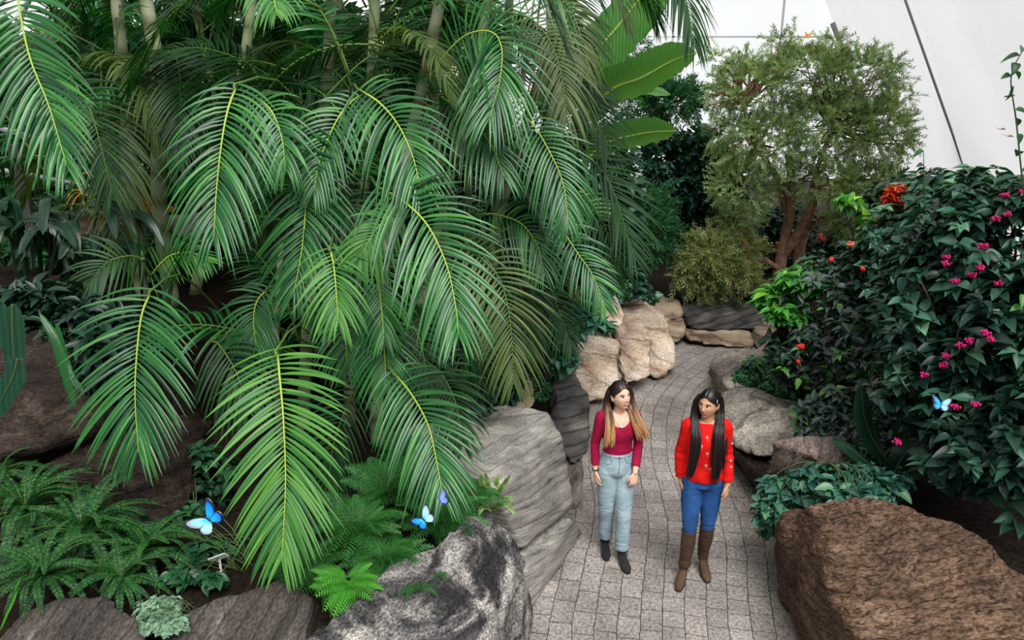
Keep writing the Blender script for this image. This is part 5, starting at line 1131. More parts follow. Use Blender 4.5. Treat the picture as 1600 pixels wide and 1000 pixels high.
def fuse(name, shapes, vox, mat, parent, smooth_it=4, fn=None, cut=None, sf=.5):
    """one continuous skin over overlapping shapes"""
    Vs, Fs, off = [], [], 0
    for V, F in shapes:
        Vs += V; Fs += [tuple(i + off for i in f) for f in F]; off += len(V)
    me = bpy.data.meshes.new(name); me.from_pydata([tuple(v) for v in Vs], [], Fs)
    bm = bmesh.new(); bm.from_mesh(me)
    bmesh.ops.recalc_face_normals(bm, faces=bm.faces); bm.to_mesh(me); bm.free()
    o = bpy.data.objects.new(name, me); C.objects.link(o)
    m1 = o.modifiers.new('r', 'REMESH'); m1.mode = 'VOXEL'; m1.voxel_size = vox
    m2 = o.modifiers.new('s', 'SMOOTH'); m2.factor = sf; m2.iterations = smooth_it
    dg = bpy.context.evaluated_depsgraph_get(); dg.update(); me2 = bpy.data.meshes.new_from_object(o.evaluated_get(dg)); bpy.data.objects.remove(o)
    if fn is not None or cut is not None:
        n = len(me2.vertices); co = np.zeros(n * 3, np.float32); no = np.zeros(n * 3, np.float32); me2.vertices.foreach_get('co', co); me2.vertices.foreach_get('normal', no)
        co = co.reshape(-1, 3); no = no.reshape(-1, 3)
        if fn is not None: co = co + no * np.array([fn(*p) for p in co])[:, None]; me2.vertices.foreach_set('co', co.astype(np.float32).ravel())
        if cut is not None:
            bm = bmesh.new(); bm.from_mesh(me2); bmesh.ops.delete(bm, geom=[v for v in bm.verts if cut(*v.co)], context='VERTS'); bm.to_mesh(me2); bm.free()
    me2.materials.clear(); me2.materials.append(mat); me2.polygons.foreach_set('use_smooth', np.ones(len(me2.polygons), bool)); me2.update()
    return obj(name, me2, parent)

def head_surf(d):
    """unit direction (x lateral, f forward, z up) -> point of the head in metres"""
    x, f, z = d; lx, lf, lz = .0715, (.088 if f > 0 else .098), (.122 if z > 0 else .118)
    if z < 0:
        lx *= 1 - .30 * (-z) ** 1.6; lf *= (1 - .42 * (-z) ** 1.1) if f < 0 else (1 - .04 * (-z))
    X, F, Z = x * lx, f * lf, z * lz
    if f > 0:
        F *= 1 - .10 * abs(x) ** 2 * f
        g_ = lambda a, b_, sa, sb: math.exp(-((X - a) / sa) ** 2 - ((Z - b_) / sb) ** 2)
        F += .019 * g_(0, -.026, .0095, .014) + .010 * g_(0, -.006, .007, .022)          # nose tip, bridge
        F += .004 * (g_(.011, -.031, .006, .006) + g_(-.011, -.031, .006, .006))         # nostril wings
        F -= .0085 * (g_(.030, .008, .014, .010) + g_(-.030, .008, .014, .010))           # eye sockets
        F += .004 * (g_(.028, .026, .022, .008) + g_(-.028, .026, .022, .008))            # brow ridge
        F += .004 * (g_(.042, -.022, .016, .016) + g_(-.042, -.022, .016, .016))          # cheeks
        F += .006 * g_(0, -.058, .019, .009) - .004 * g_(0, -.073, .02, .006) + .008 * g_(0, -.094, .018, .014)
    return X, F, Z
def head_mesh(M4, n=64, m=48):
    V = [];
    for i in range(m + 1):
        a = math.pi * i / m
        for j in range(n):
            b = 2 * math.pi * j / n; X, F, Z = head_surf((math.sin(a) * math.cos(b), math.sin(a) * math.sin(b), math.cos(a)))
            V.append(tuple(M4 @ Vector((X, -F, Z))))
    Fc = [(i * n + j, i * n + (j + 1) % n, (i + 1) * n + (j + 1) % n, (i + 1) * n + j) for i in range(m) for j in range(n)]
    return V, Fc
def face_patch(name, M4, cx, cz, pts, mat, parent, off=.0016, thick=.0015):
    """small patch that follows the face; pts = outline round (0,0) in x,z"""
    def F_at(x, z):
        z_ = z / (.122 if z > 0 else .118); lx = .0715 * (1 - .30 * max(0, -z_) ** 1.6); x_ = x / lx; f = math.sqrt(max(.02, 1 - x_ * x_ - z_ * z_)); return head_surf((x_, f, z_))[1]
    V = []; n = len(pts)
    for r in (0.02, .5, 1):
        for (a, b) in pts: x, z = cx + a * r, cz + b * r; V.append(tuple(M4 @ Vector((x, -(F_at(x, z) + off + thick * (1 - r * r)), z))))
    Q = [(i * n + j, i * n + (j + 1) % n, (i + 1) * n + (j + 1) % n, (i + 1) * n + j) for i in range(2) for j in range(n)]
    me = bpy.data.meshes.new(name); me.from_pydata(V, [], Q); me.materials.append(mat); me.polygons.foreach_set('use_smooth', [True] * len(Q)); return obj(name, me, parent)
def ell(a, b, n=16, rot=0, up=0): return [(a * math.cos(t) * math.cos(rot) - b * math.sin(t) * math.sin(rot), a * math.cos(t) * math.sin(rot) + b * math.sin(t) * math.cos(rot) + up * (math.cos(t) ** 2)) for t in np.linspace(0, 2 * math.pi, n, endpoint=False)]

def hand(wr, d, wdir, thumb_sg, curl=.35, s=1.0):
    """shapes of a relaxed hand: wrist point, direction, width direction (towards the thumb when thumb_sg is 1)"""
    wr = Vector(wr); d = Vector(d).normalized(); w_ = Vector(wdir); w_ = (w_ - d * w_.dot(d)).normalized(); nn = d.cross(w_) * thumb_sg; sh = []
    sh.append(limb([wr - d * .015 * s, wr + d * .03 * s, wr + d * .062 * s, wr + d * .088 * s], [.022 * s, .031 * s, .037 * s, .036 * s], flat=.42, wdir=w_, steps=10))
    for i, (o_, ln) in enumerate([(.0300, .070), (.0100, .079), (-.0105, .073), (-.0300, .058)]):
        b = wr + d * (.082 - .004 * abs(i - 1)) * s + w_ * o_ * s; L_ = ln * s; c = curl * (1 + .18 * i)
        p1 = b + (d * math.cos(c * .5) + nn * math.sin(c * .5) + w_ * o_ * 1.6).normalized() * L_ * .42
        p2 = p1 + (d * math.cos(c * 1.4) + nn * math.sin(c * 1.4)).normalized() * L_ * .32; p3 = p2 + (d * math.cos(c * 2.1) + nn * math.sin(c * 2.1)).normalized() * L_ * .26
        sh.append(limb([b - d * .012 * s, p1, p2, p3], [.0088 * s, .0084 * s, .0078 * s, .0062 * s], n=12, steps=10))
    b = wr + d * .022 * s + w_ * .020 * s; p1 = b + (d * .75 + w_ * .62 + nn * .2).normalized() * .038 * s; p2 = p1 + (d * .95 + w_ * .22 + nn * .3).normalized() * .030 * s; p3 = p2 + (d + nn * .35).normalized() * .022 * s
    sh.append(limb([b, p1, p2, p3], [.013 * s, .0115 * s, .0092 * s, .007 * s], n=12, steps=10)); return sh

def foot_shapes(heel, dirv, L_=.235, hh=.02, top=.12, r=.042, toe_r=.034):
    """shoe shapes: heel point on the ground, facing direction, heel height"""
    h = Vector(heel); d = Vector(dirv).normalized(); up = Vector((0, 0, 1)); sd = d.cross(up).normalized()
    P = [h + up * (hh + .036), h + d * .06 + up * (hh * .8 + .034), h + d * .12 + up * (hh * .3 + .030), h + d * .18 + up * .026, h + d * (L_ - .02) + up * .021]
    sh = [limb(P, [.033, .036, .041, .040, .028], flat=.72, wdir=sd, steps=16)]
    sh.append(limb([h + d * .035 + up * top, h + d * .03 + up * (hh + .06), h + d * .045 + up * (hh + .03)], [r, r * .95, r * .8], steps=10)); return sh
def heel_block(parent, heel, dirv, hh, mat, L_=.235):
    h = Vector(heel); d = Vector(dirv).normalized(); up = Vector((0, 0, 1)); sd = d.cross(up)
    V, F = loft([(h + d * .012 + up * z, sd, d, r * .82, r) for z, r in ((.0, .024), (hh * .6, .026), (hh + .018, .032))], 16)
    me = bpy.data.meshes.new('heel'); me.from_pydata(V, [], F); me.materials.append(mat); obj('heel', me, parent)
    V, F = limb([h + d * .085 + up * (hh * .42 + .006), h + d * .15 + up * .007, h + d * (L_ - .018) + up * .009], [.034, .039, .027], flat=.2, wdir=sd, steps=10)
    me = bpy.data.meshes.new('sole'); me.from_pydata(V, [], F); me.materials.append(mat); obj('sole', me, parent)

def hairmat(name, stops):
    m, nt, b = newmat(name); N = nt.nodes; L = nt.links; a = N.new('ShaderNodeAttribute'); a.attribute_name = 'along'; r = N.new('ShaderNodeValToRGB'); cr = r.color_ramp
    cr.elements[0].position = stops[0][0]; cr.elements[0].color = tuple(stops[0][1]) + (1,); cr.elements[1].position = stops[-1][0]; cr.elements[1].color = tuple(stops[-1][1]) + (1,)
    for p, c in stops[1:-1]: e = cr.elements.new(p); e.color = tuple(c) + (1,)
    a2 = N.new('ShaderNodeAttribute'); a2.attribute_name = 'rnd'; ad = N.new('ShaderNodeMath'); ad.operation = 'MULTIPLY_ADD'; ad.inputs[1].default_value = .35; sb = N.new('ShaderNodeMath'); sb.operation = 'SUBTRACT'; sb.inputs[1].default_value = .175
    L.new(a2.outputs['Fac'], ad.inputs[0]); L.new(a.outputs['Fac'], ad.inputs[2]); L.new(ad.outputs[0], sb.inputs[0]); L.new(sb.outputs[0], r.inputs[0]); L.new(r.outputs[0], b.inputs['Base Color'])
    b.inputs['Roughness'].default_value = .38; b.inputs['Specular IOR Level'].default_value = .45; return m
def hair(parent, M4, mat, bundles, seed, front_z=.070, zref=(1.6, 1.1), part=.0, side=.052):
    """scalp cap with a centre parting and hanging locks"""
    rs = random.Random(seed); mb = MB(); n, m = 120, 84; V = []; al = []
    for i in range(m + 1):
        a = math.pi * i / m
        for j in range(n):
            b = 2 * math.pi * j / n; d = (math.sin(a) * math.cos(b), math.sin(a) * math.sin(b), math.cos(a)); X, F, Z = head_surf(d)
            k = 1.10 + .006 * math.sin(j * 2.3) - .05 * math.exp(-((X - part) / .006) ** 2) * (1 if F > -.05 else 0)
            V.append(tuple(M4 @ Vector((X * k * 1.02, -(F * k), Z * (k if Z > 0 else 1))))); al.append(0)
    Q = []
    for i in range(m):
        for j in range(n):
            a = math.pi * (i + .5) / m; b = 2 * math.pi * (j + .5) / n; X, F, Z = head_surf((math.sin(a) * math.cos(b), math.sin(a) * math.sin(b), math.cos(a)))
            face = F > .002 and Z < front_z - .75 * max(0, abs(X) - .012) and abs(X) < side + .02 * (1 if F > .03 else 0)
            if face or Z < -.085 or (F > .03 and Z < -.01) or (F > -.012 and Z < .012): continue
            Q.append((i * n + j, i * n + (j + 1) % n, (i + 1) * n + (j + 1) % n, (i + 1) * n + j))
    cap = mesh_np('hair', V, Q, mat, vattr=al, rnd=np.random.RandomState(seed).uniform(0, .6, len(Q))); h = obj('hair', cap, parent); md = h.modifiers.new('t', 'SOLIDIFY'); md.thickness = .006
    mb = MB()
    for guide, spread, cnt, r0 in bundles:
        G = [Vector(g_) for g_ in guide]
        for _ in range(cnt):
            ang, q = rs.uniform(0, 6.28), rs.random() ** .5; off = Vector((math.cos(ang), math.sin(ang) * .7, 0)) * q
            k = len(G); P = [G[i] + (Vector((0, 0, -.022 - .03 * q)) if i == 0 else Vector()) + off * (spread[i] if i < len(spread) else spread[-1]) + Vector((rs.gauss(0, .003), rs.gauss(0, .003), rs.gauss(0, .004))) * (i > 0) for i in range(k)]
            end = rs.uniform(.82, 1.04); C_ = crom(P, 22)[:max(8, int(22 * min(1, end)))]
            r = r0 * rs.uniform(.6, 1.2); rad = r * np.interp(np.linspace(0, 1, len(C_)), [0, .15, .6, 1], [.25, 1, .8, .12])
            Vt, Qt = tube(C_, rad, 6); al = np.clip((zref[0] - Vt[:, 2]) / (zref[0] - zref[1]), 0, 1); mb.add(Vt, Qt, rs.random(), al)
    mb.build('hair_lock', mat, h); return h

def cloth(name, c1, c2, scale=9, rough=.85, bump=.25, fine=180, sheen=.1):
    m, nt, b = newmat(name); N = nt.nodes; L = nt.links; tc = N.new('ShaderNodeTexCoord'); n1 = N.new('ShaderNodeTexNoise'); n1.inputs['Scale'].default_value = scale; n1.inputs['Detail'].default_value = 5
    n2 = N.new('ShaderNodeTexNoise'); n2.inputs['Scale'].default_value = fine; L.new(tc.outputs['Object'], n1.inputs[0]); L.new(tc.outputs['Object'], n2.inputs[0])
    r = N.new('ShaderNodeValToRGB'); r.color_ramp.elements[0].position = .3; r.color_ramp.elements[1].position = .7; r.color_ramp.elements[0].color = tuple(c1) + (1,); r.color_ramp.elements[1].color = tuple(c2) + (1,)
    ad = N.new('ShaderNodeMath'); ad.operation = 'MULTIPLY_ADD'; ad.inputs[1].default_value = .3; L.new(n2.outputs['Fac'], ad.inputs[0]); L.new(n1.outputs['Fac'], ad.inputs[2])
    sb = N.new('ShaderNodeMath'); sb.operation = 'SUBTRACT'; sb.inputs[1].default_value = .15; L.new(ad.outputs[0], sb.inputs[0]); L.new(sb.outputs[0], r.inputs[0]); L.new(r.outputs[0], b.inputs['Base Color'])
    bp = N.new('ShaderNodeBump'); bp.inputs['Strength'].default_value = bump; bp.inputs['Distance'].default_value = .004; L.new(n2.outputs['Fac'], bp.inputs['Height']); L.new(bp.outputs[0], b.inputs['Normal'])
    b.inputs['Roughness'].default_value = rough; b.inputs['Sheen Weight'].default_value = sheen; return m
def wrinkle(amp, sx, sz, seed=0, zc=None):
    def f(x, y, z):
        a = amp
        if zc is not None: a = amp * (.35 + sum(math.exp(-((z - c) / w_) ** 2) for c, w_ in zc))
        v = noise.noise(Vector((x * sx + seed, y * sx, z * sz))); return a * ((1 - abs(v) * 2.2) * .6 + .4 * v)
    return f

def person(spec):
    o = thing('person', spec['label'], 'person', spec['loc']); o.rotation_euler = (0, 0, R(spec.get('yaw', 0)))
    H = spec['hz']; skin = spec['skin']; hips, knees, ank = spec['hips'], spec['knees'], spec['ankles']; sho, elb, wri = spec['sho'], spec['elb'], spec['wri']
    neck = Vector((spec.get('hx', 0), -.005, H - .115)); M4 = Matrix.Translation((spec.get('hx', 0), -.02, H)) @ Matrix.Rotation(R(spec['hyaw']), 4, 'Z') @ Matrix.Rotation(R(spec.get('roll', 0)), 4, 'Y') @ Matrix.Rotation(R(spec['hpitch']), 4, 'X')
    zs = H - 1.53   # offset from the base figure
    tp = [(.80, 0, .01, .05, .05), (.86, 0, .012, .145, .095), (.93, 0, .01, .150, .10), (1.03, 0, .005, .108, .078), (1.13, 0, 0, .112, .080), (1.22, 0, -.008, .128, .094), (1.30, 0, .0, .132, .084), (1.355, 0, .006, .125, .062), (1.39, 0, .008, .06, .045), (1.41, 0, .01, .02, .02)]
    tp = [(z + zs, a, b, c, d) for z, a, b, c, d in tp]
    sh = [torso(tp), limb([(0, .012, 1.345 + zs), tuple(neck + Vector((0, .0, .01))), tuple(neck + Vector((0, -.012, .06)))], [.052, .046, .050], steps=10), head_mesh(M4)]
    for s_ in (0, 1):
        sg = -1 if s_ == 0 else 1
        sh.append(limb([(sg * .06, .005, 1.345 + zs), sho[s_], Vector(sho[s_]).lerp(Vector(elb[s_]), .5), elb[s_]], [.045, .046, .038, .033], steps=14))
        sh.append(limb([elb[s_], Vector(elb[s_]).lerp(Vector(wri[s_]), .35), wri[s_]], [.033, .034, .021], steps=12))
        sh += hand(wri[s_], spec['hd'][s_], spec['hw'][s_], spec['ht'][s_], spec.get('curl', .35), spec.get('hs', .92))
        sh.append(limb([hips[s_], Vector(hips[s_]).lerp(Vector(knees[s_]), .5), knees[s_]], [.078, .068, .048], steps=12))
        sh.append(limb([knees[s_], Vector(knees[s_]).lerp(Vector(ank[s_]), .35), ank[s_]], [.046, .047, .030], steps=12))
        ear = [M4 @ Vector((sg * .072, .012, z)) for z in (-.022, .0, .018)]; sh.append(limb(ear, [.008, .012, .011], n=12, steps=6))
    body = fuse('body', sh, .0042, skin, o, 3)
    ew, br, lp, ir = MATS['eye_white'], spec['brow'], spec['lip'], MATS['iris']
    for sg in (-1, 1):
        e = face_patch('eye', M4, sg * .030, .006, ell(.0135, .0062, rot=sg * .08), ew, body, .0015)
        face_patch('iris', M4, sg * .030 + spec.get('gaze', 0), .006, ell(.0058, .0058), ir, body, .0034, .001)
        face_patch('eyelash', M4, sg * .030, .0128, ell(.0155, .0024, rot=sg * -.06, up=-.003), BLK, body, .0026)
        face_patch('eyebrow', M4, sg * .031, .0265, ell(.0185, .0036, rot=sg * -.10, up=-.004), br, body, .0014)
    face_patch('mouth', M4, 0, -.0575, ell(.0245 if spec.get('smile') else .021, .0085, up=.006 if spec.get('smile') else .001), lp, body, .0018)
    if spec.get('smile'): face_patch('teeth', M4, 0, -.0560, ell(.0175, .0042, up=.004), ew, body, .0042, .001)
    return o, M4, zs
simple('eye_white', (.80, .78, .75), .3); simple('iris', (.03, .015, .01), .2)
SK1 = simple('skin_light', (.80, .50, .37), .5, noise_amt=.04, scale=20); SK1.node_tree.nodes['Principled BSDF'].inputs['Subsurface Weight'].default_value = .08
SK2 = simple('skin_warm', (.66, .36, .22), .48, noise_amt=.04, scale=20); SK2.node_tree.nodes['Principled BSDF'].inputs['Subsurface Weight'].default_value = .08
BROW = simple('brow_dark', (.03, .018, .012), .8); LIP1 = simple('lip_pink', (.62, .07, .09), .4); LIP2 = simple('lip_rose', (.38, .09, .07), .4)
BURG = cloth('burgundy_knit', (.26, .002, .035), (.42, .004, .060), sheen=0); REDK = cloth('red_knit', (.62, .004, .003), (.85, .008, .006), sheen=0)
JL = cloth('denim_light', (.20, .30, .36), (.44, .56, .62), scale=7, fine=260, sheen=0); JB = cloth('denim_blue', (.010, .048, .17), (.03, .12, .36), scale=5, fine=260, sheen=0)
SUEDE = cloth('suede_black', (.006, .006, .007), (.02, .02, .022)); BROWN = cloth('leather_brown', (.045, .025, .014), (.10, .060, .034), rough=.7, sheen=0); SOLE = simple('sole_dark', (.015, .012, .01), .7)
GOLD = simple('button_brass', (.45, .28, .12), .35, .9); SILV = simple('clip_pearl', (.75, .65, .55), .3, .3); CORD = simple('bracelet_black', (.01, .01, .01), .6); WEMB = simple('embroidery_white', (.75, .70, .66), .7); PEMB = simple('embroidery_plum', (.22, .02, .08), .7); STITCH = simple('stitch', (.10, .15, .20), .7)
def onfront(ob, x, z, off=.002):
    hit, loc, nn, _ = ob.ray_cast(Vector((x, -1, z)), Vector((0, 1, 0)))
    return (loc + nn * off, nn) if hit else (None, None)
def ringband(name, zc, rx, ry, cx, cy, r, mat, parent, hgt=1.0, n=40, tilt=0):
    V = []; k = 8
    for i in range(n):
        a = 2 * math.pi * i / n
        for j in range(k):
            b = 2 * math.pi * j / k; V.append((cx + (rx + r * math.cos(b)) * math.cos(a), cy + (ry + r * math.cos(b)) * math.sin(a), zc + r * hgt * math.sin(b) + tilt * math.sin(a)))
    Q = [(i * k + j, ((i + 1) % n) * k + j, ((i + 1) % n) * k + (j + 1) % k, i * k + (j + 1) % k) for i in range(n) for j in range(k)]
    return obj(name, mesh_np(name, V, Q, mat), parent)

# --- woman in the burgundy top
p1 = dict(label='young woman with dark to blond hair, burgundy top and light blue jeans', loc=(.875, 5.95, 0), yaw=4, hz=1.525, hx=.0, hyaw=24, hpitch=-13, roll=-3, skin=SK1, brow=BROW, lip=LIP1, smile=True, gaze=.003,
          hips=[(-.078, .01, .87), (.078, .01, .87)], knees=[(-.066, .03, .485), (.064, -.060, .475)], ankles=[(-.045, .130, .10), (.062, -.065, .09)],
          sho=[(-.138, .008, 1.338), (.138, .008, 1.338)], elb=[(-.182, .035, 1.085), (.180, .03, 1.085)], wri=[(-.184, -.02, .865), (.128, -.125, .885)],
          hd=[(.10, -.15, -1), (-.12, -.12, -1)], hw=[(.15, -1, 0), (-1, -.3, 0)], ht=[-1, 1], curl=.38)
w1, M1, z1 = person(p1)
top = [torso([(.985, 0, .004, .112, .085), (1.03, 0, .003, .119, .090), (1.12, 0, 0, .120, .090), (1.21, 0, -.010, .138, .106), (1.29, 0, -.002, .142, .096), (1.345, 0, .006, .136, .074), (1.385, 0, .010, .075, .056)])]
for s_, sg in ((0, -1), (1, 1)):
    e, w_ = Vector(p1['elb'][s_]), Vector(p1['wri'][s_]); cuff = e.lerp(w_, .80)
    top.append(limb([(sg * .06, .005, 1.335), Vector(p1['sho'][s_]) + Vector((0, 0, .002)), Vector(p1['sho'][s_]).lerp(e, .5), e], [.048, .050, .043, .039]))
    top.append(limb([e, e.lerp(cuff, .5), cuff], [.039, .038, .035], domes=False))
tp1 = fuse('top', top, .0055, BURG, w1, 6, fn=wrinkle(.004, 9, 16, 3, [(1.03, .06), (1.22, .05)]), cut=lambda x, y, z: z > 1.395 or (y < .01 and abs(x) < .098 and z > 1.285 + 7.5 * x * x) or (y >= .01 and abs(x) < .085 and z > 1.36))
jn = [torso([(.80, 0, .012, .06, .06), (.84, 0, .014, .148, .105), (.91, 0, .013, .158, .112), (.97, 0, .008, .140, .102), (1.025, 0, .004, .121, .092)])]
for s_ in (0, 1):
    h, k, a = (Vector(p1[q][s_]) for q in ('hips', 'knees', 'ankles')); a2 = k.lerp(a, .90)
    jn.append(limb([h, h.lerp(k, .5), k], [.090, .082, .068])); jn.append(limb([k, k.lerp(a2, .5), a2], [.068, .062, .060], domes=False))
j1 = fuse('jeans', jn, .0055, JL, w1, 5, fn=wrinkle(.0045, 9, 26, 7, [(.50, .08), (.20, .08), (.82, .04)]))
ringband('waistband', 1.012, .122, .093, 0, .004, .006, JL, j1, hgt=2.6)
for x, z in ((.0, 1.012),):
    p, nn = onfront(j1, x, z, .010)
    if p: mb = MB(); mb.tube([p, p + Vector((0, -.006, 0))], .008, 12); mb.build('button', GOLD, j1)
for pts in ([(0, .985), (.002, .94), (-.004, .88), (-.006, .86)], [(.055, .985), (.065, .955), (.10, .94), (.125, .945)], [(-.055, .985), (-.065, .955), (-.10, .94), (-.125, .945)]):
    q = [onfront(j1, x, z, .001)[0] for x, z in pts]
    if all(v is not None for v in q): mb = MB(); mb.tube(crom(q, 12), [.0022] * 12, 5); mb.build('seam', STITCH, j1)
for x in (-.06, .05):
    p, nn = onfront(j1, x, 1.01, .008)
    if p: MB().box(p, (.012, .006, .045)).build('belt_loop', JL, j1, smooth=False)
for s_ in (0, 1):
    a = Vector(p1['ankles'][s_]); d = Vector((-.08 if s_ == 0 else .10, -1, 0)); hl = Vector((a.x, a.y + .03, 0))
    bt = fuse('ankle_boot', foot_shapes(hl, d, .225, .030, .15, .046), .005, SUEDE, w1, 4); heel_block(bt, hl, d, .030, SOLE, .225)
p = Vector(p1['wri'][0]); ringband('bracelet', p.z + .012, .027, .027, p.x, p.y - .002, .0045, CORD, w1, n=20)
pts = [(-.062, -.02, 1.385), (-.045, -.075, 1.352), (-.02, -.096, 1.318), (.0, -.104, 1.300), (.02, -.096, 1.318), (.045, -.075, 1.352), (.062, -.02, 1.385)]
nk = MB(); nk.tube(crom(pts, 24), [.0016] * 24, 5); nkl = nk.build('necklace', SILV, w1); mb = MB(); mb.box((0, -.108, 1.292), (.026, .004, .016), Matrix.Rotation(.3, 4, 'Y')); mb.build('pendant', MATS['eye_white'], nkl)
HM1 = hairmat('hair_ombre', [(0, (.018, .010, .007)), (.36, (.035, .016, .009)), (.55, (.30, .14, .05)), (1, (.78, .46, .20))])
hair(w1, M1, HM1, [([(-.035, .01, 1.625), (-.085, .02, 1.54), (-.098, .01, 1.43), (-.090, -.085, 1.33), (-.092, -.125, 1.22), (-.105, -.135, 1.13)], [.025, .022, .030, .036, .042, .05], 120, .0072),
                   ([(.040, .02, 1.625), (.086, .04, 1.54), (.096, .03, 1.44), (.125, -.045, 1.35), (.162, -.095, 1.26), (.192, -.10, 1.17)], [.025, .022, .038, .050, .058, .062], 170, .0072),
                   ([(.0, .06, 1.62), (.0, .115, 1.52), (.0, .12, 1.38), (.0, .125, 1.24), (.0, .125, 1.16)], [.05, .045, .06, .08, .08], 90, .008),
                   ([(-.02, .01, 1.64), (-.075, .03, 1.56), (-.088, .06, 1.44), (-.09, .07, 1.32), (-.09, .09, 1.2)], [.03, .025, .035, .04, .04], 50, .008),
                   ([(.02, .01, 1.64), (.075, .04, 1.56), (.085, .06, 1.44), (.10, .06, 1.34), (.12, .07, 1.2)], [.03, .025, .035, .04, .04], 50, .008)], 1, zref=(1.60, 1.14), side=.058)

# --- woman in the red sweater
p2 = dict(label='young woman with long black hair, red embroidered sweater, blue jeans and tall brown boots', loc=(1.53, 5.68, 0), yaw=-6, hz=1.575, hx=-.005, hyaw=-34, hpitch=-3, roll=3, skin=SK2, brow=BROW, lip=LIP2, gaze=-.004,
          hips=[(-.080, .01, .90), (.080, .01, .90)], knees=[(-.082, -.065, .51), (.072, .01, .50)], ankles=[(-.092, -.045, .125), (.070, .105, .13)],
          sho=[(-.138, .008, 1.385), (.138, .008, 1.385)], elb=[(-.178, .055, 1.13), (.178, .045, 1.13)], wri=[(-.174, .005, .90), (.190, -.045, .90)],
          hd=[(.12, -.05, -1), (-.06, -.12, -1)], hw=[(.1, -1, 0), (-.55, -1, 0)], ht=[-1, 1], curl=.42)
w2, M2, z2 = person(p2)
sw = [torso([(.925, 0, .006, .146, .112), (.96, 0, .006, .152, .116), (1.03, 0, .003, .140, .108), (1.13, 0, 0, .142, .106), (1.25, 0, -.008, .152, .116), (1.33, 0, 0, .150, .104), (1.392, 0, .006, .140, .080), (1.432, 0, .010, .078, .062), (1.445, 0, .01, .060, .050)])]
for s_, sg in ((0, -1), (1, 1)):
    e, w_ = Vector(p2['elb'][s_]), Vector(p2['wri'][s_]); cuff = e.lerp(w_, .92)
    sw.append(limb([(sg * .06, .005, 1.385), Vector(p2['sho'][s_]), Vector(p2['sho'][s_]).lerp(e, .5), e], [.050, .056, .050, .047]))
    sw.append(limb([e, e.lerp(cuff, .5), cuff], [.047, .048, .040], domes=False)); sw.append(limb([e.lerp(cuff, .18), e.lerp(cuff, .24)], [.053, .053], steps=5))
sw2 = fuse('sweater', sw, .0058, REDK, w2, 6, fn=wrinkle(.006, 8, 14, 13, [(.96, .05), (1.13, .10)]), cut=lambda x, y, z: z > 1.425 and abs(x) < .085)
rsx = random.Random(5); em = [(-.01, 1.33), (.0, 1.20), (.055, 1.13), (-.075, 1.10), (.035, 1.06), (-.05, 1.26), (.07, 1.25), (.0, 1.09)]
for i, (x, z) in enumerate(em):
    mb = MB(); ok = 0
    for k in range(6):
        a = k * math.pi / 3 + i; p, nn = onfront(sw2, x + .011 * math.cos(a), z + .013 * math.sin(a), .001)
        if p is None: continue
        ok += 1; q = onfront(sw2, x + .004 * math.cos(a), z + .005 * math.sin(a), .001)[0]; mb.tube([q or p, p], [.0015, .0028], 6)
    p, nn = onfront(sw2, x + .006, z - .022, .001)
    if p: mb.tube([p, p + Vector((.001, .001, -.010))], [.0022, .0015], 5)
    if ok: mb.build('embroidery', PEMB if i in (2, 6) else WEMB, sw2)
for (x, z) in ((.203, 1.24), (.205, 1.05), (.200, 1.10)):
    p, nn = onfront(sw2, x, z, .001)
    if p:
        mb = MB()
        for k in range(4): mb.tube([p, p + Vector((.010 * math.cos(k * 1.6), -.003, .011 * math.sin(k * 1.6)))], [.002, .0036], 5)
        mb.build('embroidery', WEMB, sw2)
jn = [torso([(.83, 0, .012, .06, .06), (.87, 0, .014, .150, .106), (.93, 0, .013, .150, .108), (.99, 0, .008, .128, .096)])]
for s_ in (0, 1):
    h, k, a = (Vector(p2[q][s_]) for q in ('hips', 'knees', 'ankles')); a2 = k.lerp(a, .5)
    jn.append(limb([h, h.lerp(k, .5), k], [.091, .080, .058])); jn.append(limb([k, k.lerp(a2, .5), a2], [.056, .050, .044]))
j2 = fuse('jeans', jn, .0055, JB, w2, 5, fn=wrinkle(.0045, 7, 22, 21, [(.52, .07), (.85, .05)]))
q = [onfront(j2, x, z, .001)[0] for x, z in [(.004, .90), (.006, .875), (.010, .86)]]
if all(v is not None for v in q): mb = MB(); mb.tube(q, .0022, 5); mb.build('seam', STITCH, j2)
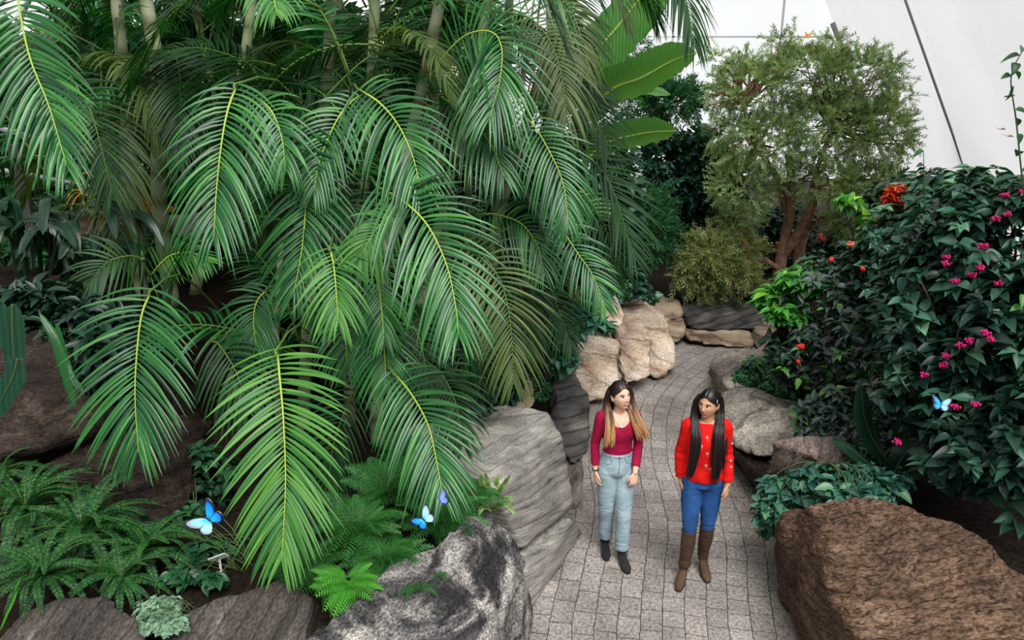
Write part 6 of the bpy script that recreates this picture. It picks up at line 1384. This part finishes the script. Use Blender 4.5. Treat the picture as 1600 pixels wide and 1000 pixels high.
for s_ in (0, 1):
    k, a = Vector(p2['knees'][s_]), Vector(p2['ankles'][s_]); d = Vector((-.30 if s_ == 0 else .12, -1, 0)); hl = Vector((a.x, a.y + .035, 0)); t0 = k.lerp(a, .12)
    s3 = foot_shapes(hl, d, .235, .055, .17, .044); s3.append(limb([t0, t0.lerp(a, .35), a + Vector((0, 0, .06)), a], [.059, .058, .045, .042], domes=False))
    bt = fuse('knee_boot', s3, .005, BROWN, w2, 4, fn=wrinkle(.005, 6, 24, 31 + s_, [(.17, .06), (.30, .08)])); heel_block(bt, hl, d, .055, SOLE, .235)
    ringband('boot_cuff', t0.z + .004, .0575, .0575, t0.x, t0.y, .004, BROWN, bt, hgt=2)
HM2 = hairmat('hair_black', [(0, (.007, .005, .004)), (.5, (.010, .006, .005)), (1, (.022, .012, .010))])
h2 = hair(w2, M2, HM2, [([(-.035, .01, 1.675), (-.088, .02, 1.59), (-.100, .00, 1.47), (-.092, -.105, 1.34), (-.098, -.135, 1.20), (-.115, -.145, 1.06), (-.125, -.14, .98)], [.02, .018, .026, .034, .036, .03, .02], 130, .0072),
                   ([(.040, .02, 1.675), (.088, .045, 1.59), (.094, .02, 1.48), (.075, -.095, 1.37), (.070, -.140, 1.22), (.075, -.150, 1.08), (.075, -.145, .95)], [.02, .018, .030, .040, .042, .036, .022], 170, .0074),
                   ([(.0, .06, 1.67), (.0, .115, 1.57), (.0, .12, 1.42), (.0, .13, 1.25), (.0, .13, 1.05)], [.05, .045, .06, .08, .08], 90, .008),
                   ([(.03, .01, 1.68), (.085, .04, 1.60), (.10, .05, 1.46), (.13, .0, 1.34), (.135, -.08, 1.2), (.13, -.11, 1.02)], [.03, .022, .026, .026, .024, .02], 60, .0074),
                   ([(-.02, .01, 1.69), (-.078, .03, 1.60), (-.09, .06, 1.46), (-.10, .05, 1.32), (-.11, .06, 1.15)], [.03, .025, .035, .04, .04], 50, .008)], 2, zref=(1.65, .95), side=.058)
cp = M2 @ Vector((.078, -.035, .052)); mb = MB()
for a, b in (((0, 0, .020), (.003, .004, -.020)), ((0, -.010, .018), (.003, -.006, -.018)), ((0, 0, .020), (0, -.010, .018)), ((.003, .004, -.020), (.003, -.006, -.018))):
    mb.tube([cp + Vector(a), cp + Vector(b)], .0026, 6)
mb.build('hair_clip', SILV, h2)
p = Vector(p2['wri'][1]) + Vector((-.008, -.03, -.095)); ringband('ring', p.z, .0088, .0088, p.x + .0, p.y, .0016, GOLD, w2, n=14)
